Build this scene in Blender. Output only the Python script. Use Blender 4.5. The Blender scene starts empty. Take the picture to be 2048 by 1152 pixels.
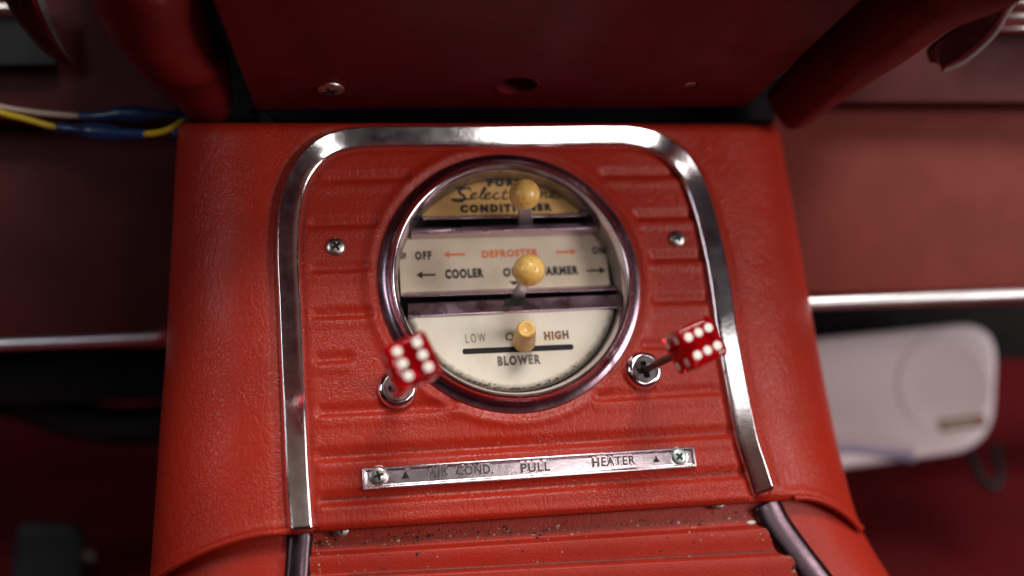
import bpy, bmesh, math, random
from mathutils import Vector, Matrix, noise
random.seed(7)
R = math.radians
SC = bpy.context.scene
COL = SC.collection

# ------------------------------------------------------------------ camera
S = 0.0001714            # metres per photo unit (the dial is about 9 cm wide)
D = 1991.0               # distance camera - dial, in the same units
PITCH = R(25)
cam_d = bpy.data.cameras.new("camera")
cam = bpy.data.objects.new("camera", cam_d)
COL.objects.link(cam)
cam.location = (0, 0, 0.95)
cam.rotation_euler = (R(90) - PITCH, 0, 0)
cam_d.lens = 35; cam_d.sensor_width = 36
cam_d.clip_start = 0.01; cam_d.clip_end = 50
cam_d.dof.use_dof = True
cam_d.dof.focus_distance = (D - 95) * S
cam_d.dof.aperture_fstop = 2.8
SC.camera = cam
MC = Matrix.Translation(cam.location) @ cam.rotation_euler.to_matrix().to_4x4()

# ------------------------------------------------------------------ view, world
SC.view_settings.view_transform = 'Standard'
SC.view_settings.look = 'None'
SC.view_settings.exposure = 0.0
SC.view_settings.gamma = 1.0
SC.cycles.use_denoising = True
SC.cycles.max_bounces = 12
SC.cycles.transmission_bounces = 10
SC.cycles.sample_clamp_indirect = 6
world = bpy.data.worlds.new("World"); SC.world = world; world.use_nodes = True
wn, wl = world.node_tree.nodes, world.node_tree.links
bg = wn['Background']
tc = wn.new('ShaderNodeTexCoord'); nz = wn.new('ShaderNodeTexNoise'); rp = wn.new('ShaderNodeValToRGB')
nz.inputs['Scale'].default_value = 2.6; nz.inputs['Detail'].default_value = 2.5
wl.new(tc.outputs['Generated'], nz.inputs['Vector']); wl.new(nz.outputs['Fac'], rp.inputs['Fac'])
el = rp.color_ramp.elements
el[0].position = 0.46; el[0].color = (0.016, 0.006, 0.014, 1)
el[1].position = 0.72; el[1].color = (0.9, 0.78, 0.62, 1)
e = el.new(0.53); e.color = (0.07, 0.022, 0.045, 1)
e = el.new(0.60); e.color = (0.45, 0.07, 0.05, 1)
wl.new(rp.outputs['Color'], bg.inputs['Color']); bg.inputs['Strength'].default_value = 0.19

# windows of the car as large soft lamps (camera axes: x right, y up, z back; metres)
def area(name, loc, target, sx, sy, power, color):
    d = bpy.data.lights.new(name, 'AREA'); d.shape = 'RECTANGLE'; d.size = sx; d.size_y = sy
    d.energy = power; d.color = color
    o = bpy.data.objects.new(name, d); COL.objects.link(o)
    p = MC @ Vector(loc); t = MC @ Vector(target)
    q = (t - p).to_track_quat('-Z', 'Y')
    o.location = p; o.rotation_mode = 'QUATERNION'; o.rotation_quaternion = q
    return o
TGT = (0, -0.03, -0.34)
area("top_window_light", (0.30, 0.84, 0.36), TGT, 0.50, 0.26, 10.0, (1.0, 0.94, 0.86))
area("rear_window_light", (0.53, 0.17, 0.70), TGT, 0.19, 0.16, 0.9, (1.0, 0.95, 0.90))
area("rear_top_window_light", (0.13, 0.35, 0.70), TGT, 0.09, 0.10, 0.16, (1.0, 0.97, 0.94))
area("right_window_light", (0.80, 0.06, 0.16), TGT, 0.24, 0.40, 3.9, (1.0, 0.92, 0.88))
area("left_window_light", (-0.80, 0.30, 0.40), TGT, 0.14, 0.40, 1.5, (0.90, 0.93, 1.0))

# ------------------------------------------------------------------ planes and frames
class Plane:
    """a plane given in camera axes (photo units); local x right, y up, z toward the viewer"""
    def __init__(s, o, n, roll=0.0, up=None):
        s.o = Vector(o); s.n = Vector(n).normalized()
        up = up or Vector((-math.sin(roll), math.cos(roll), 0))
        s.u = Vector(up).cross(s.n).normalized(); s.v = s.n.cross(s.u)
    def uv(s, px, py, h=0.0):
        d = Vector((px - 1024, 576 - py, -D))
        t = (h + s.n.dot(s.o)) / s.n.dot(d)
        q = d * t - s.o
        return s.u.dot(q), s.v.dot(q)
    def mat(s, u=0, v=0, h=0):
        m = Matrix.Identity(4)
        for i in range(3):
            m[i][0] = s.u[i]; m[i][1] = s.v[i]; m[i][2] = s.n[i]; m[i][3] = (s.o[i] + s.u[i]*u + s.v[i]*v + s.n[i]*h) * S
        return MC @ m
def cp(px, py, depth):
    return Vector(((px - 1024) * depth / D, (576 - py) * depth / D, -depth))
FACE = Plane((0, 16, -D), (0.196, 0.256, 1.0), R(1.8))
F = FACE.uv
def face_local(vec):           # camera-axes point -> face coordinates
    q = vec - FACE.o
    return Vector((FACE.u.dot(q), FACE.v.dot(q), FACE.n.dot(q)))
def F3(px, py, h): 
    a = F(px, py, h); return Vector((a[0], a[1], h))

# ------------------------------------------------------------------ object helpers
def tag(o, label=None, cat=None, group=None, kind=None):
    if label: o['label'] = label
    if cat: o['category'] = cat
    if group: o['group'] = group
    if kind: o['kind'] = kind
    return o
def thing(name, label, cat, M, group=None):
    o = bpy.data.objects.new(name, None); COL.objects.link(o)
    o.empty_display_size = 0.01
    o.matrix_world = M
    return tag(o, label, cat, group)
def build(name, vf, mat, parent=None, M=None, off=(0, 0, 0), smooth=True, angle=None, recalc=True):
    """vf = (verts in photo units, faces); off is subtracted, so vertices are local to the parent's frame"""
    vs, fs = vf
    me = bpy.data.meshes.new(name)
    me.from_pydata([((x - off[0]) * S, (y - off[1]) * S, (z - off[2]) * S) for x, y, z in vs], [], fs)
    if recalc:
        b = bmesh.new(); b.from_mesh(me); bmesh.ops.recalc_face_normals(b, faces=b.faces); b.to_mesh(me); b.free()
    me.materials.append(mat)
    o = bpy.data.objects.new(name, me); COL.objects.link(o)
    if parent is not None: o.parent = parent
    if M is not None: o.matrix_world = M
    if smooth:
        for p in me.polygons: p.use_smooth = True
        if angle is not None and hasattr(me, 'set_sharp_from_angle'):
            me.set_sharp_from_angle(angle=R(angle))
    return o
def merge(*vfs):
    V, Fc = [], []
    for v, f in vfs:
        n = len(V); V += list(v); Fc += [tuple(i + n for i in q) for q in f]
    return V, Fc
def xf(vf, M):
    return [tuple(M @ Vector(v)) for v in vf[0]], vf[1]
def lathe(prof, c=(0, 0, 0), seg=64, cap0=False, cap1=False, sx=1, sy=1):
    V, Fc = [], []
    for r, z in prof:
        for k in range(seg):
            a = 2*math.pi*k/seg
            V.append((c[0] + r*math.cos(a)*sx, c[1] + r*math.sin(a)*sy, c[2] + z))
    for i in range(len(prof) - 1):
        for k in range(seg):
            a, b = i*seg + k, i*seg + (k+1) % seg
            Fc.append((a, b, b + seg, a + seg))
    if cap0: Fc.append(tuple(range(seg))[::-1])
    if cap1: Fc.append(tuple((len(prof)-1)*seg + k for k in range(seg)))
    return V, Fc
def catmull(pts, n=6):
    pts = [Vector(p) for p in pts]; out = []
    for i in range(len(pts) - 1):
        p0 = pts[max(i-1, 0)]; p1 = pts[i]; p2 = pts[i+1]; p3 = pts[min(i+2, len(pts)-1)]
        for k in range(n):
            t = k / n
            out.append(0.5*((2*p1) + (p2-p0)*t + (2*p0-5*p1+4*p2-p3)*t*t + (3*p1-p0-3*p2+p3)*t**3))
    out.append(pts[-1]); return out
def sweep(path, prof, nrm=Vector((0, 0, 1)), cap=True, closed_prof=True, scale=None, side=None):
    """prof = list of (across, up); nrm = up direction; path list of Vectors"""
    V, Fc = [], []; n = len(prof); N = len(path)
    for i, p in enumerate(path):
        t = (path[min(i+1, N-1)] - path[max(i-1, 0)]).normalized()
        a = t.cross(nrm).normalized() if side is None else side
        up = a.cross(t).normalized() if side is None else nrm
        k = 1 if scale is None else scale[i]
        for x, y in prof:
            V.append(tuple(p + a*x*k + up*y*k))
    for i in range(N-1):
        for j in range(n if closed_prof else n-1):
            a, b = i*n + j, i*n + (j+1) % n
            Fc.append((a, b, b+n, a+n))
    if cap:
        Fc.append(tuple(range(n))); Fc.append(tuple((N-1)*n + j for j in range(n)))
    return V, Fc
def circ(r, n=12, ry=None):
    ry = ry or r
    return [(r*math.cos(2*math.pi*k/n), ry*math.sin(2*math.pi*k/n)) for k in range(n)]
def tube(pts, r, n=12, sm=6, nrm=Vector((0.13, 0.22, 1)), scale=None):
    path = catmull(pts, sm) if sm else [Vector(p) for p in pts]
    return sweep(path, circ(r, n), nrm, scale=scale)
def box(c, s):
    x, y, z = c; a, b, d = s[0]/2, s[1]/2, s[2]/2
    V = [(x+i*a, y+j*b, z+k*d) for i in (-1, 1) for j in (-1, 1) for k in (-1, 1)]
    return V, [(0,1,3,2), (4,6,7,5), (0,4,5,1), (2,3,7,6), (0,2,6,4), (1,5,7,3)]
def extrude_poly(pts, z0, z1, bev=0.0, bz=None):
    """outline prism with a bevelled top edge (bev inwards)"""
    n = len(pts); V = [(x, y, z0) for x, y in pts]
    rings = [(0.0, z1 - (bz if bz is not None else bev))] if bev else [(0.0, z1)]
    if bev: rings += [(bev*0.3, z1 - (bz or bev)*0.3), (bev, z1)]
    for ins, z in rings:
        for i in range(n):
            p0, p1, p2 = Vector(pts[i-1]), Vector(pts[i]), Vector(pts[(i+1) % n])
            d1 = (p1-p0).normalized(); d2 = (p2-p1).normalized()
            nn = Vector((-(d1.y+d2.y), d1.x+d2.x))
            if nn.length < 1e-6: nn = Vector((-d1.y, d1.x))
            nn.normalize(); k = max(0.4, nn.dot(Vector((-d1.y, d1.x))))
            q = p1 + nn*(ins/k)
            V.append((q.x, q.y, z))
    Fc = []
    for r in range(len(rings)):
        for i in range(n):
            a, b = r*n + i, r*n + (i+1) % n
            Fc.append((a, b, b+n, a+n))
    Fc.append(tuple(range(n))[::-1]); Fc.append(tuple(len(rings)*n + i for i in range(n)))
    return V, Fc
def rrect(x0, y0, x1, y1, r, n=6):
    out = []
    for cx, cy, a0 in ((x1-r, y1-r, 0), (x0+r, y1-r, 90), (x0+r, y0+r, 180), (x1-r, y0+r, 270)):
        for k in range(n+1):
            a = R(a0 + 90*k/n); out.append((cx + r*math.cos(a), cy + r*math.sin(a)))
    return out
def interp(tab, x):
    tab = sorted(tab)
    if x <= tab[0][0]:
        (a, b), (c, d) = tab[0], tab[1]
    elif x >= tab[-1][0]:
        (a, b), (c, d) = tab[-2], tab[-1]
    else:
        for i in range(len(tab)-1):
            if tab[i][0] <= x <= tab[i+1][0]:
                (a, b), (c, d) = tab[i], tab[i+1]; break
    return b + (d-b)*(x-a)/(c-a)
def sst(a, b, x):
    t = max(0, min(1, (x-a)/(b-a))); return t*t*(3-2*t)
def text_vf(s, thick=1.0, bold=0.02, shear=0.0, space=1.0):
    cu = bpy.data.curves.new('t', 'FONT'); cu.body = s; cu.size = 1; cu.offset = bold
    cu.extrude = 0.0; cu.resolution_u = 4; cu.shear = shear; cu.space_character = space
    ob = bpy.data.objects.new('t', cu); COL.objects.link(ob)
    dg = bpy.context.evaluated_depsgraph_get(); me = bpy.data.meshes.new_from_object(ob.evaluated_get(dg))
    bm = bmesh.new(); bm.from_mesh(me)
    bmesh.ops.remove_doubles(bm, verts=bm.verts, dist=1e-5)
    r = bmesh.ops.extrude_face_region(bm, geom=bm.faces[:])
    for g in r['geom']:
        if isinstance(g, bmesh.types.BMVert): g.co.z += 1
    V = [tuple(v.co) for v in bm.verts]; bm.verts.index_update()
    Fc = [tuple(v.index for v in f.verts) for f in bm.faces]
    bm.free(); bpy.data.objects.remove(ob); bpy.data.curves.remove(cu); bpy.data.meshes.remove(me)
    xs = [v[0] for v in V]; ys = [v[1] for v in V]
    x0, x1, y0, y1 = min(xs), max(xs), min(ys), max(ys)
    V = [((x-x0)/(x1-x0) - 0.5, (y-y0)/(y1-y0) - 0.5, z) for x, y, z in V]
    return V, Fc
def place_text(s, px0, py0, px1, py1, hgt, h, thick=1.0, plane=FACE, **kw):
    """letters whose middle line runs between two photo points on the plane at height h"""
    a = Vector(plane.uv(px0, py0, h)); b = Vector(plane.uv(px1, py1, h))
    V, Fc = text_vf(s, **kw); L = (b-a).length; ang = math.atan2(b.y-a.y, b.x-a.x)
    m = (a+b)/2; c, sn = math.cos(ang), math.sin(ang)
    out = []
    for x, y, z in V:
        X, Y = x*L, y*hgt
        out.append((m.x + X*c - Y*sn, m.y + X*sn + Y*c, h + z*thick))
    return out, Fc

# ------------------------------------------------------------------ materials
def mat(name, base=(0.5, 0.5, 0.5), rough=0.5, metal=0.0, **kw):
    m = bpy.data.materials.new(name); m.use_nodes = True
    b = m.node_tree.nodes['Principled BSDF']
    b.inputs['Base Color'].default_value = (*base, 1); b.inputs['Roughness'].default_value = rough
    b.inputs['Metallic'].default_value = metal
    for k, v in kw.items():
        b.inputs[k.replace('_', ' ')].default_value = v
    return m
class NT:
    def __init__(s, m): s.t = m.node_tree; s.n = s.t.nodes; s.l = s.t.links; s.b = s.n['Principled BSDF']
    def coord(s, scale=(1, 1, 1), kind='Object'):
        c = s.n.new('ShaderNodeTexCoord'); mp = s.n.new('ShaderNodeMapping')
        mp.inputs['Scale'].default_value = [k / S for k in scale]
        s.l.new(c.outputs[kind], mp.inputs['Vector']); return mp.outputs[0]
    def noise(s, vec, scale=1, detail=3, rough=0.55, dist=0):
        q = s.n.new('ShaderNodeTexNoise'); q.inputs['Scale'].default_value = scale; q.inputs['Detail'].default_value = detail
        q.inputs['Roughness'].default_value = rough; q.inputs['Distortion'].default_value = dist
        s.l.new(vec, q.inputs['Vector']); return q
    def voro(s, vec, scale=1, feature='F1', rnd=1):
        q = s.n.new('ShaderNodeTexVoronoi'); q.feature = feature; q.inputs['Scale'].default_value = scale
        q.inputs['Randomness'].default_value = rnd
        s.l.new(vec, q.inputs['Vector']); return q
    def ramp(s, fac, stops):
        q = s.n.new('ShaderNodeValToRGB'); e = q.color_ramp.elements
        e[0].position, e[0].color = stops[0][0], (*stops[0][1], 1) if len(stops[0][1]) == 3 else stops[0][1]
        e[1].position, e[1].color = stops[-1][0], (*stops[-1][1], 1)
        for p, c in stops[1:-1]:
            x = e.new(p); x.color = (*c, 1)
        s.l.new(fac, q.inputs['Fac']); return q.outputs['Color']
    def math(s, op, a, b=None, clamp=False):
        q = s.n.new('ShaderNodeMath'); q.operation = op; q.use_clamp = clamp
        for i, x in enumerate((a, b)):
            if x is None: continue
            if hasattr(x, 'links'): s.l.new(x, q.inputs[i])
            else: q.inputs[i].default_value = x
        return q.outputs[0]
    def mix(s, fac, a, b, blend='MIX'):
        q = s.n.new('ShaderNodeMix'); q.data_type = 'RGBA'; q.blend_type = blend
        for i, x in ((0, fac), (6, a), (7, b)):
            if hasattr(x, 'links'): s.l.new(x, q.inputs[i])
            else: q.inputs[i].default_value = x if i == 0 else (*x, 1)
        return q.outputs[2]
    def bump(s, h, strength=0.5, dist=1.0, prev=None):
        q = s.n.new('ShaderNodeBump'); q.inputs['Strength'].default_value = strength; q.inputs['Distance'].default_value = dist * S
        s.l.new(h, q.inputs['Height'])
        if prev is not None: s.l.new(prev, q.inputs['Normal'])
        return q.outputs[0]
    def addv(s, v, w, k):
        a = s.n.new('ShaderNodeVectorMath'); a.operation = 'SCALE'; s.l.new(w, a.inputs[0]); a.inputs['Scale'].default_value = k
        b = s.n.new('ShaderNodeVectorMath'); b.operation = 'ADD'; s.l.new(v, b.inputs[0]); s.l.new(a.outputs[0], b.inputs[1])
        return b.outputs[0]
BLK = (0, 0, 0); WHT = (1, 1, 1)

def leather(name, base, rough=0.42, grain=1.0, dirt=0.5, bands=()):
    m = mat(name, base, rough, Specular_IOR_Level=0.32); t = NT(m)
    c = t.coord(); w = t.noise(c, 1/40, 2)
    cd = t.addv(c, w.outputs['Color'], 14)
    v1 = t.voro(t.addv(cd, t.noise(c, 1/7, 2).outputs['Color'], 7), 1/8.5, 'DISTANCE_TO_EDGE'); r1 = t.ramp(v1.outputs['Distance'], [(0.0, BLK), (0.18, WHT)])
    c2 = t.coord((1, 0.5, 1)); v2 = t.voro(t.addv(c2, w.outputs['Color'], 20), 1/17, 'DISTANCE_TO_EDGE')
    r2 = t.ramp(v2.outputs['Distance'], [(0.0, BLK), (0.14, WHT)])
    mask = t.noise(c, 1/170, 2); mk = t.ramp(mask.outputs['Fac'], [(0.40, (0.15, 0.15, 0.15)), (0.62, WHT)])
    fine = t.noise(c, 1/3.2, 2)
    wr = t.noise(t.coord((1, 0.6, 1)), 1/14, 3, 0.6, 0.8)
    n1 = t.bump(t.math('MULTIPLY', r1, mk), 0.42*grain, 1.4)
    n2 = t.bump(t.math('MULTIPLY', r2, t.math('SUBTRACT', 1.1, mk)), 0.28*grain, 1.5, n1)
    n3 = t.bump(wr.outputs['Fac'], 0.30*grain, 2.2, n2)
    n4 = t.bump(fine.outputs['Fac'], 0.30, 0.9, n3)
    t.l.new(n4, t.b.inputs['Normal'])
    big = t.noise(c, 1/240, 4, 0.6)
    dk = tuple(x*0.72 for x in base)
    colr = t.mix(t.math('MULTIPLY', t.ramp(big.outputs['Fac'], [(0.42, BLK), (0.68, WHT)]), 0.5), base, dk)
    sp = t.noise(c, 1/6, 2, 0.7); s2 = t.noise(c, 1/130, 3)
    spots = t.math('MULTIPLY', t.ramp(sp.outputs['Fac'], [(0.70, BLK), (0.76, WHT)]), t.ramp(s2.outputs['Fac'], [(0.5, BLK), (0.62, WHT)]))
    colr = t.mix(t.math('MULTIPLY', spots, dirt), colr, (0.05, 0.012, 0.008))
    sep = t.n.new('ShaderNodeSeparateXYZ'); t.l.new(c, sep.inputs[0])
    gn = t.noise(t.coord((0.5, 1, 1)), 1/9, 5, 0.75)
    for (ua, va), (ub, vb), wd, st_ in bands:       # grime packed along an embossed line
        k = (vb-va)/(ub-ua)
        dd_ = t.math('ABSOLUTE', t.math('SUBTRACT', sep.outputs[1], t.math('ADD', t.math('MULTIPLY', sep.outputs[0], k), va - k*ua)))
        f = t.math('SUBTRACT', 1.0, t.math('DIVIDE', dd_, wd), clamp=True)
        e1_ = t.math('DIVIDE', t.math('SUBTRACT', sep.outputs[0], ua - 6), 14, clamp=True)
        e2_ = t.math('DIVIDE', t.math('SUBTRACT', ub + 6, sep.outputs[0]), 14, clamp=True)
        f = t.math('MULTIPLY', f, t.math('MULTIPLY', e1_, e2_))
        g_ = t.ramp(t.math('ADD', t.math('MULTIPLY', f, 0.45), t.math('MULTIPLY', gn.outputs['Fac'], 0.75)), [(0.55, BLK), (0.78, WHT)])
        colr = t.mix(t.math('MULTIPLY', t.math('MULTIPLY', g_, f), st_), colr, (0.05, 0.014, 0.009))
    t.l.new(colr, t.b.inputs['Base Color'])
    rr = t.ramp(big.outputs['Fac'], [(0.3, (rough-0.06,)*3), (0.7, (rough+0.10,)*3)])
    t.l.new(rr, t.b.inputs['Roughness'])
    return m
RED = (0.40, 0.023, 0.010)
M_vinyl = leather('red_vinyl', RED, 0.34, 1.05, 0.5, [(F(634,1000), F(1492,944), 10, 0.6), (F(634,912), F(1462,862), 7, 0.4), (F(620,1066), F(1500,1008), 10, 0.6)])
M_vinyl_low = leather('red_vinyl_worn', (0.38, 0.021, 0.010), 0.46, 0.6, 0.9, [(F(630,1092,-42), F(1510,1036,-42), 19, 0.55), (F(690,1150,-42), F(1550,1102,-42), 9, 0.7)])

def painted(name, base, rough=0.5, speck=0.3, sc=60, spec=0.18):
    m = mat(name, base, rough, Specular_IOR_Level=spec); t = NT(m); c = t.coord()
    n = t.noise(c, 1/sc, 5, 0.62); f = t.noise(c, 1/4, 2)
    t.l.new(t.mix(t.math('MULTIPLY', t.ramp(n.outputs['Fac'], [(0.35, BLK), (0.7, WHT)]), speck), base, tuple(x*0.5 for x in base)), t.b.inputs['Base Color'])
    t.l.new(t.bump(f.outputs['Fac'], 0.35, 0.8), t.b.inputs['Normal'])
    t.l.new(t.ramp(n.outputs['Fac'], [(0.3, (rough-0.08,)*3), (0.7, (rough+0.08,)*3)]), t.b.inputs['Roughness'])
    return m
def chrome(name, base=(0.80, 0.77, 0.79), rough=0.10, wear=0.5, grime=0.35):
    m = mat(name, base, rough, 1.0); t = NT(m); c = t.coord()
    n = t.noise(c, 1/35, 5, 0.65); sc = t.noise(t.coord((1, 0.12, 1)), 1/5, 2, 0.6)
    t.l.new(t.ramp(n.outputs['Fac'], [(0.35, (rough,)*3), (0.75, (rough + 0.22*wear,)*3)]), t.b.inputs['Roughness'])
    d = t.noise(c, 1/9, 4, 0.7)
    t.l.new(t.mix(t.math('MULTIPLY', t.ramp(d.outputs['Fac'], [(0.55, BLK), (0.75, WHT)]), grime), base, (0.16, 0.12, 0.12)), t.b.inputs['Base Color'])
    t.l.new(t.bump(sc.outputs['Fac'], 0.10*wear, 0.5, t.bump(n.outputs['Fac'], 0.25*wear, 2.0)), t.b.inputs['Normal'])
    return m
M_chrome = chrome('chrome', (0.80, 0.75, 0.78), 0.09, 0.25, 0.15)
M_bezel = chrome('chrome_bezel', (0.70, 0.62, 0.68), 0.13, 0.4)
M_plate = chrome('chrome_plate', (0.66, 0.55, 0.60), 0.16, 0.35, 0.45)
M_ledge = chrome('chrome_ledge', (0.62, 0.48, 0.58), 0.24, 1.0, 0.5)
M_smoke = chrome('tarnished_trim', (0.085, 0.058, 0.072), 0.25, 0.8, 0.5)
M_steel = chrome('dull_steel', (0.50, 0.48, 0.47), 0.34, 1.0, 0.6)
M_strip = chrome('bright_strip', (0.88, 0.87, 0.90), 0.30, 0.3, 0.1)
M_screw = chrome('screw_steel', (0.62, 0.60, 0.57), 0.26, 1.0, 0.5)
M_rod = chrome('oxidised_rod', (0.13, 0.10, 0.09), 0.38, 1.0, 0.7)
M_dark = mat('black_recess', (0.006, 0.006, 0.008), 0.7)
M_under = painted('shaded_red_paint', (0.14, 0.009, 0.015), 0.42, 0.5, 90)  # same red paint, its colour darkened to stand in for shade
M_roll = painted('red_padding', (0.15, 0.009, 0.009), 0.5, 0.5, 70)
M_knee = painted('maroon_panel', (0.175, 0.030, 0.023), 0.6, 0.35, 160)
M_kneeshade = painted('shaded_maroon_panel', (0.072, 0.012, 0.013), 0.6, 0.35, 160)  # the maroon panel again, darkened in colour to paint in shade
M_shadowpaint = painted('underdash_shade', (0.005, 0.004, 0.005), 0.75, 0.3)  # near-black stands in for shade in gaps and cavities under the dash
def carpet():
    m = mat('red_carpet', (0.10, 0.008, 0.012), 0.95, Specular_IOR_Level=0.05); t = NT(m); c = t.coord()
    n = t.noise(c, 1/28, 4, 0.7); g = t.noise(c, 1/300, 4, 0.7)
    t.l.new(t.mix(t.ramp(g.outputs['Fac'], [(0.35, BLK), (0.7, WHT)]), t.mix(n.outputs['Fac'], (0.05, 0.004, 0.008), (0.20, 0.012, 0.016)), (0.09, 0.010, 0.012)), t.b.inputs['Base Color'])
    t.l.new(t.bump(n.outputs['Fac'], 0.8, 20), t.b.inputs['Normal']); return m
M_carpet = carpet()
M_rubber = painted('black_rubber', (0.016, 0.018, 0.021), 0.6, 0.3)
M_ink = mat('black_ink', (0.02, 0.017, 0.018), 0.6)
def wornink(name, c0, c1, lo, hi):
    m = mat(name, c0, 0.6); t = NT(m); n = t.noise(t.coord(), 1/5, 3, 0.7)
    t.l.new(t.mix(t.ramp(n.outputs['Fac'], [(lo, BLK), (hi, WHT)]), c0, c1), t.b.inputs['Base Color']); return m
M_faded = wornink('faded_ink', (0.07, 0.06, 0.055), (0.42, 0.36, 0.29), 0.42, 0.68)
M_rustink = wornink('rust_stained_ink', (0.08, 0.05, 0.04), (0.50, 0.20, 0.05), 0.45, 0.6)
M_orange = mat('orange_ink', (0.85, 0.22, 0.06), 0.6)
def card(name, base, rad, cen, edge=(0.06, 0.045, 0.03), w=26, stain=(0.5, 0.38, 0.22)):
    """cream card, grime round its rim, plus painted bezel shadow on the upper card (the rim is a circle of radius rad)"""
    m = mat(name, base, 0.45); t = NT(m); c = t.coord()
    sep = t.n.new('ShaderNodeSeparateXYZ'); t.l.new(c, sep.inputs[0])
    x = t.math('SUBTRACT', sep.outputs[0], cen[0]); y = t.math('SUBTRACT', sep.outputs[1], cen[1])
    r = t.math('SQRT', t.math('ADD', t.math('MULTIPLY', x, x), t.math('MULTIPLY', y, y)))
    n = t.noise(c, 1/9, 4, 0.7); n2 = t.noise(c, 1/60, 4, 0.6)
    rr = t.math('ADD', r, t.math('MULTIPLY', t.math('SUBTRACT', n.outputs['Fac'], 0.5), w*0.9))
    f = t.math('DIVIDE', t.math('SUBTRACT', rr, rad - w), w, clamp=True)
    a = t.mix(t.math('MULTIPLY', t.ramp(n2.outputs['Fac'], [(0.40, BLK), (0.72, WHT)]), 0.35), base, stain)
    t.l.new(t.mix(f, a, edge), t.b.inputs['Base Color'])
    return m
M_tan = card('yellowed_card', (0.74, 0.45, 0.16), 284, (0, -50), (0.01, 0.008, 0.006), 24, (0.55, 0.30, 0.08))  # near-black rim arc paints in the bezel's shadow, mixed with grime
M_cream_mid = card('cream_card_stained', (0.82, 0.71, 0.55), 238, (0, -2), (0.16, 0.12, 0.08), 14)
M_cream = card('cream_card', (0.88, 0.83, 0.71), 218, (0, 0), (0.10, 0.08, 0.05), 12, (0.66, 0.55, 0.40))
def ivory():
    m = mat('yellowed_ivory_plastic', (0.78, 0.44, 0.12), 0.34, 0, Subsurface_Weight=0.12, Coat_Weight=0.3, Coat_Roughness=0.15)
    m.node_tree.nodes['Principled BSDF'].inputs['Subsurface Radius'].default_value = (0.002, 0.001, 0.0005)
    t = NT(m); c = t.coord(); w = t.noise(c, 1/12, 3)
    v = t.voro(t.addv(c, w.outputs['Color'], 9), 1/11, 'DISTANCE_TO_EDGE')
    ln = t.ramp(v.outputs['Distance'], [(0.0, WHT), (0.045, BLK)])
    k = t.noise(c, 1/9, 3, 0.6); kk = t.ramp(k.outputs['Fac'], [(0.56, BLK), (0.62, WHT)])
    g = t.noise(c, 1/18, 3)
    base = t.mix(t.ramp(g.outputs['Fac'], [(0.35, BLK), (0.7, WHT)]), (0.96, 0.64, 0.19), (0.88, 0.50, 0.11))
    t.l.new(t.mix(t.math('MULTIPLY', ln, kk), base, (0.10, 0.05, 0.015)), t.b.inputs['Base Color'])
    return m
M_ivory = ivory()
M_die = mat('clear_red_acrylic', (0.66, 0.004, 0.012), 0.06, 0, Transmission_Weight=0.78, IOR=1.46, Specular_IOR_Level=0.35)
M_pip = mat('white_pip', (0.88, 0.85, 0.78), 0.75)
M_wirew = mat('cream_wire', (0.36, 0.29, 0.24), 0.5)
M_wirey = mat('yellow_wire', (0.48, 0.33, 0.008), 0.45)
M_wirer = mat('red_wire', (0.40, 0.02, 0.02), 0.45)
M_blue = mat('blue_crimp', (0.004, 0.022, 0.075), 0.35)
M_speaker = painted('lilac_white_plastic', (0.88, 0.78, 0.86), 0.5, 0.08, 300)
def grille():
    m = mat('speaker_cloth', (0.62, 0.54, 0.55), 0.7); t = NT(m)
    v = t.voro(t.coord((1, 1, 0.02)), 1/11, 'F1', 0.0)
    t.l.new(t.mix(t.ramp(v.outputs['Distance'], [(0.25, WHT), (0.4, BLK)]), (0.86, 0.78, 0.80), (0.36, 0.31, 0.33)), t.b.inputs['Base Color']); return m
M_grille = grille()
M_lilac = mat('lilac_stripe', (0.42, 0.32, 0.44), 0.5)
M_badge = mat('brown_badge', (0.10, 0.06, 0.045), 0.5)
M_badgeletter = mat('badge_letter', (0.62, 0.45, 0.32), 0.5)
M_badgered = mat('badge_red', (0.6, 0.06, 0.05), 0.5)
M_clear = mat('clear_acrylic', (0.75, 0.68, 0.66), 0.08, 0, Transmission_Weight=0.7, IOR=1.45)
M_crumb = mat('crumb', (0.05, 0.03, 0.02), 0.9)
def crumbs_mat():
    m = mat('dirt_crumb', (0.05, 0.03, 0.02), 0.9); t = NT(m)
    g = t.n.new('ShaderNodeNewGeometry')
    t.l.new(t.ramp(g.outputs['Random Per Island'], [(0.0, (0.02, 0.012, 0.01)), (0.62, (0.05, 0.02, 0.012)), (0.75, (0.30, 0.17, 0.06)), (1.0, (0.55, 0.42, 0.34))]), t.b.inputs['Base Color'])
    return m
M_crumbs = crumbs_mat()

# ================================================================== THE CONSOLE (upper)
trim_px = [(600,1056),(596,1000),(592,940),(588,850),(582,720),(577,600),(573,510),(575,440),(584,385),(604,338),(636,301),(680,280),(740,272),
           (830,271),(930,271),(1024,271),(1120,270),(1210,269),(1265,271),(1312,283),(1352,309),(1383,350),(1405,405),(1424,475),(1441,560),(1455,660),(1472,760),(1494,870),(1511,925),(1528,978)]
trim_uv = [F(x, y, 8) for x, y in trim_px]
L0 = [(F(x, y)[1], F(x, y)[0]) for x, y in ((570,200),(572,300),(574,430),(577,600),(582,720),(588,850),(596,1000),(602,1080))]
R0 = [(F(x, y)[1], F(x, y)[0]) for x, y in ((1388,200),(1400,300),(1412,400),(1424,475),(1441,560),(1455,660),(1472,760),(1494,870),(1511,925),(1534,1000),(1548,1040))]
SL = [(F(x, y, -95)[1], F(x, y, -95)[0]) for x, y in ((356,200),(350,300),(341,400),(334,500),(328,600),(322,700),(312,800),(304,900),(296,1000),(288,1100),(283,1160))]
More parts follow.
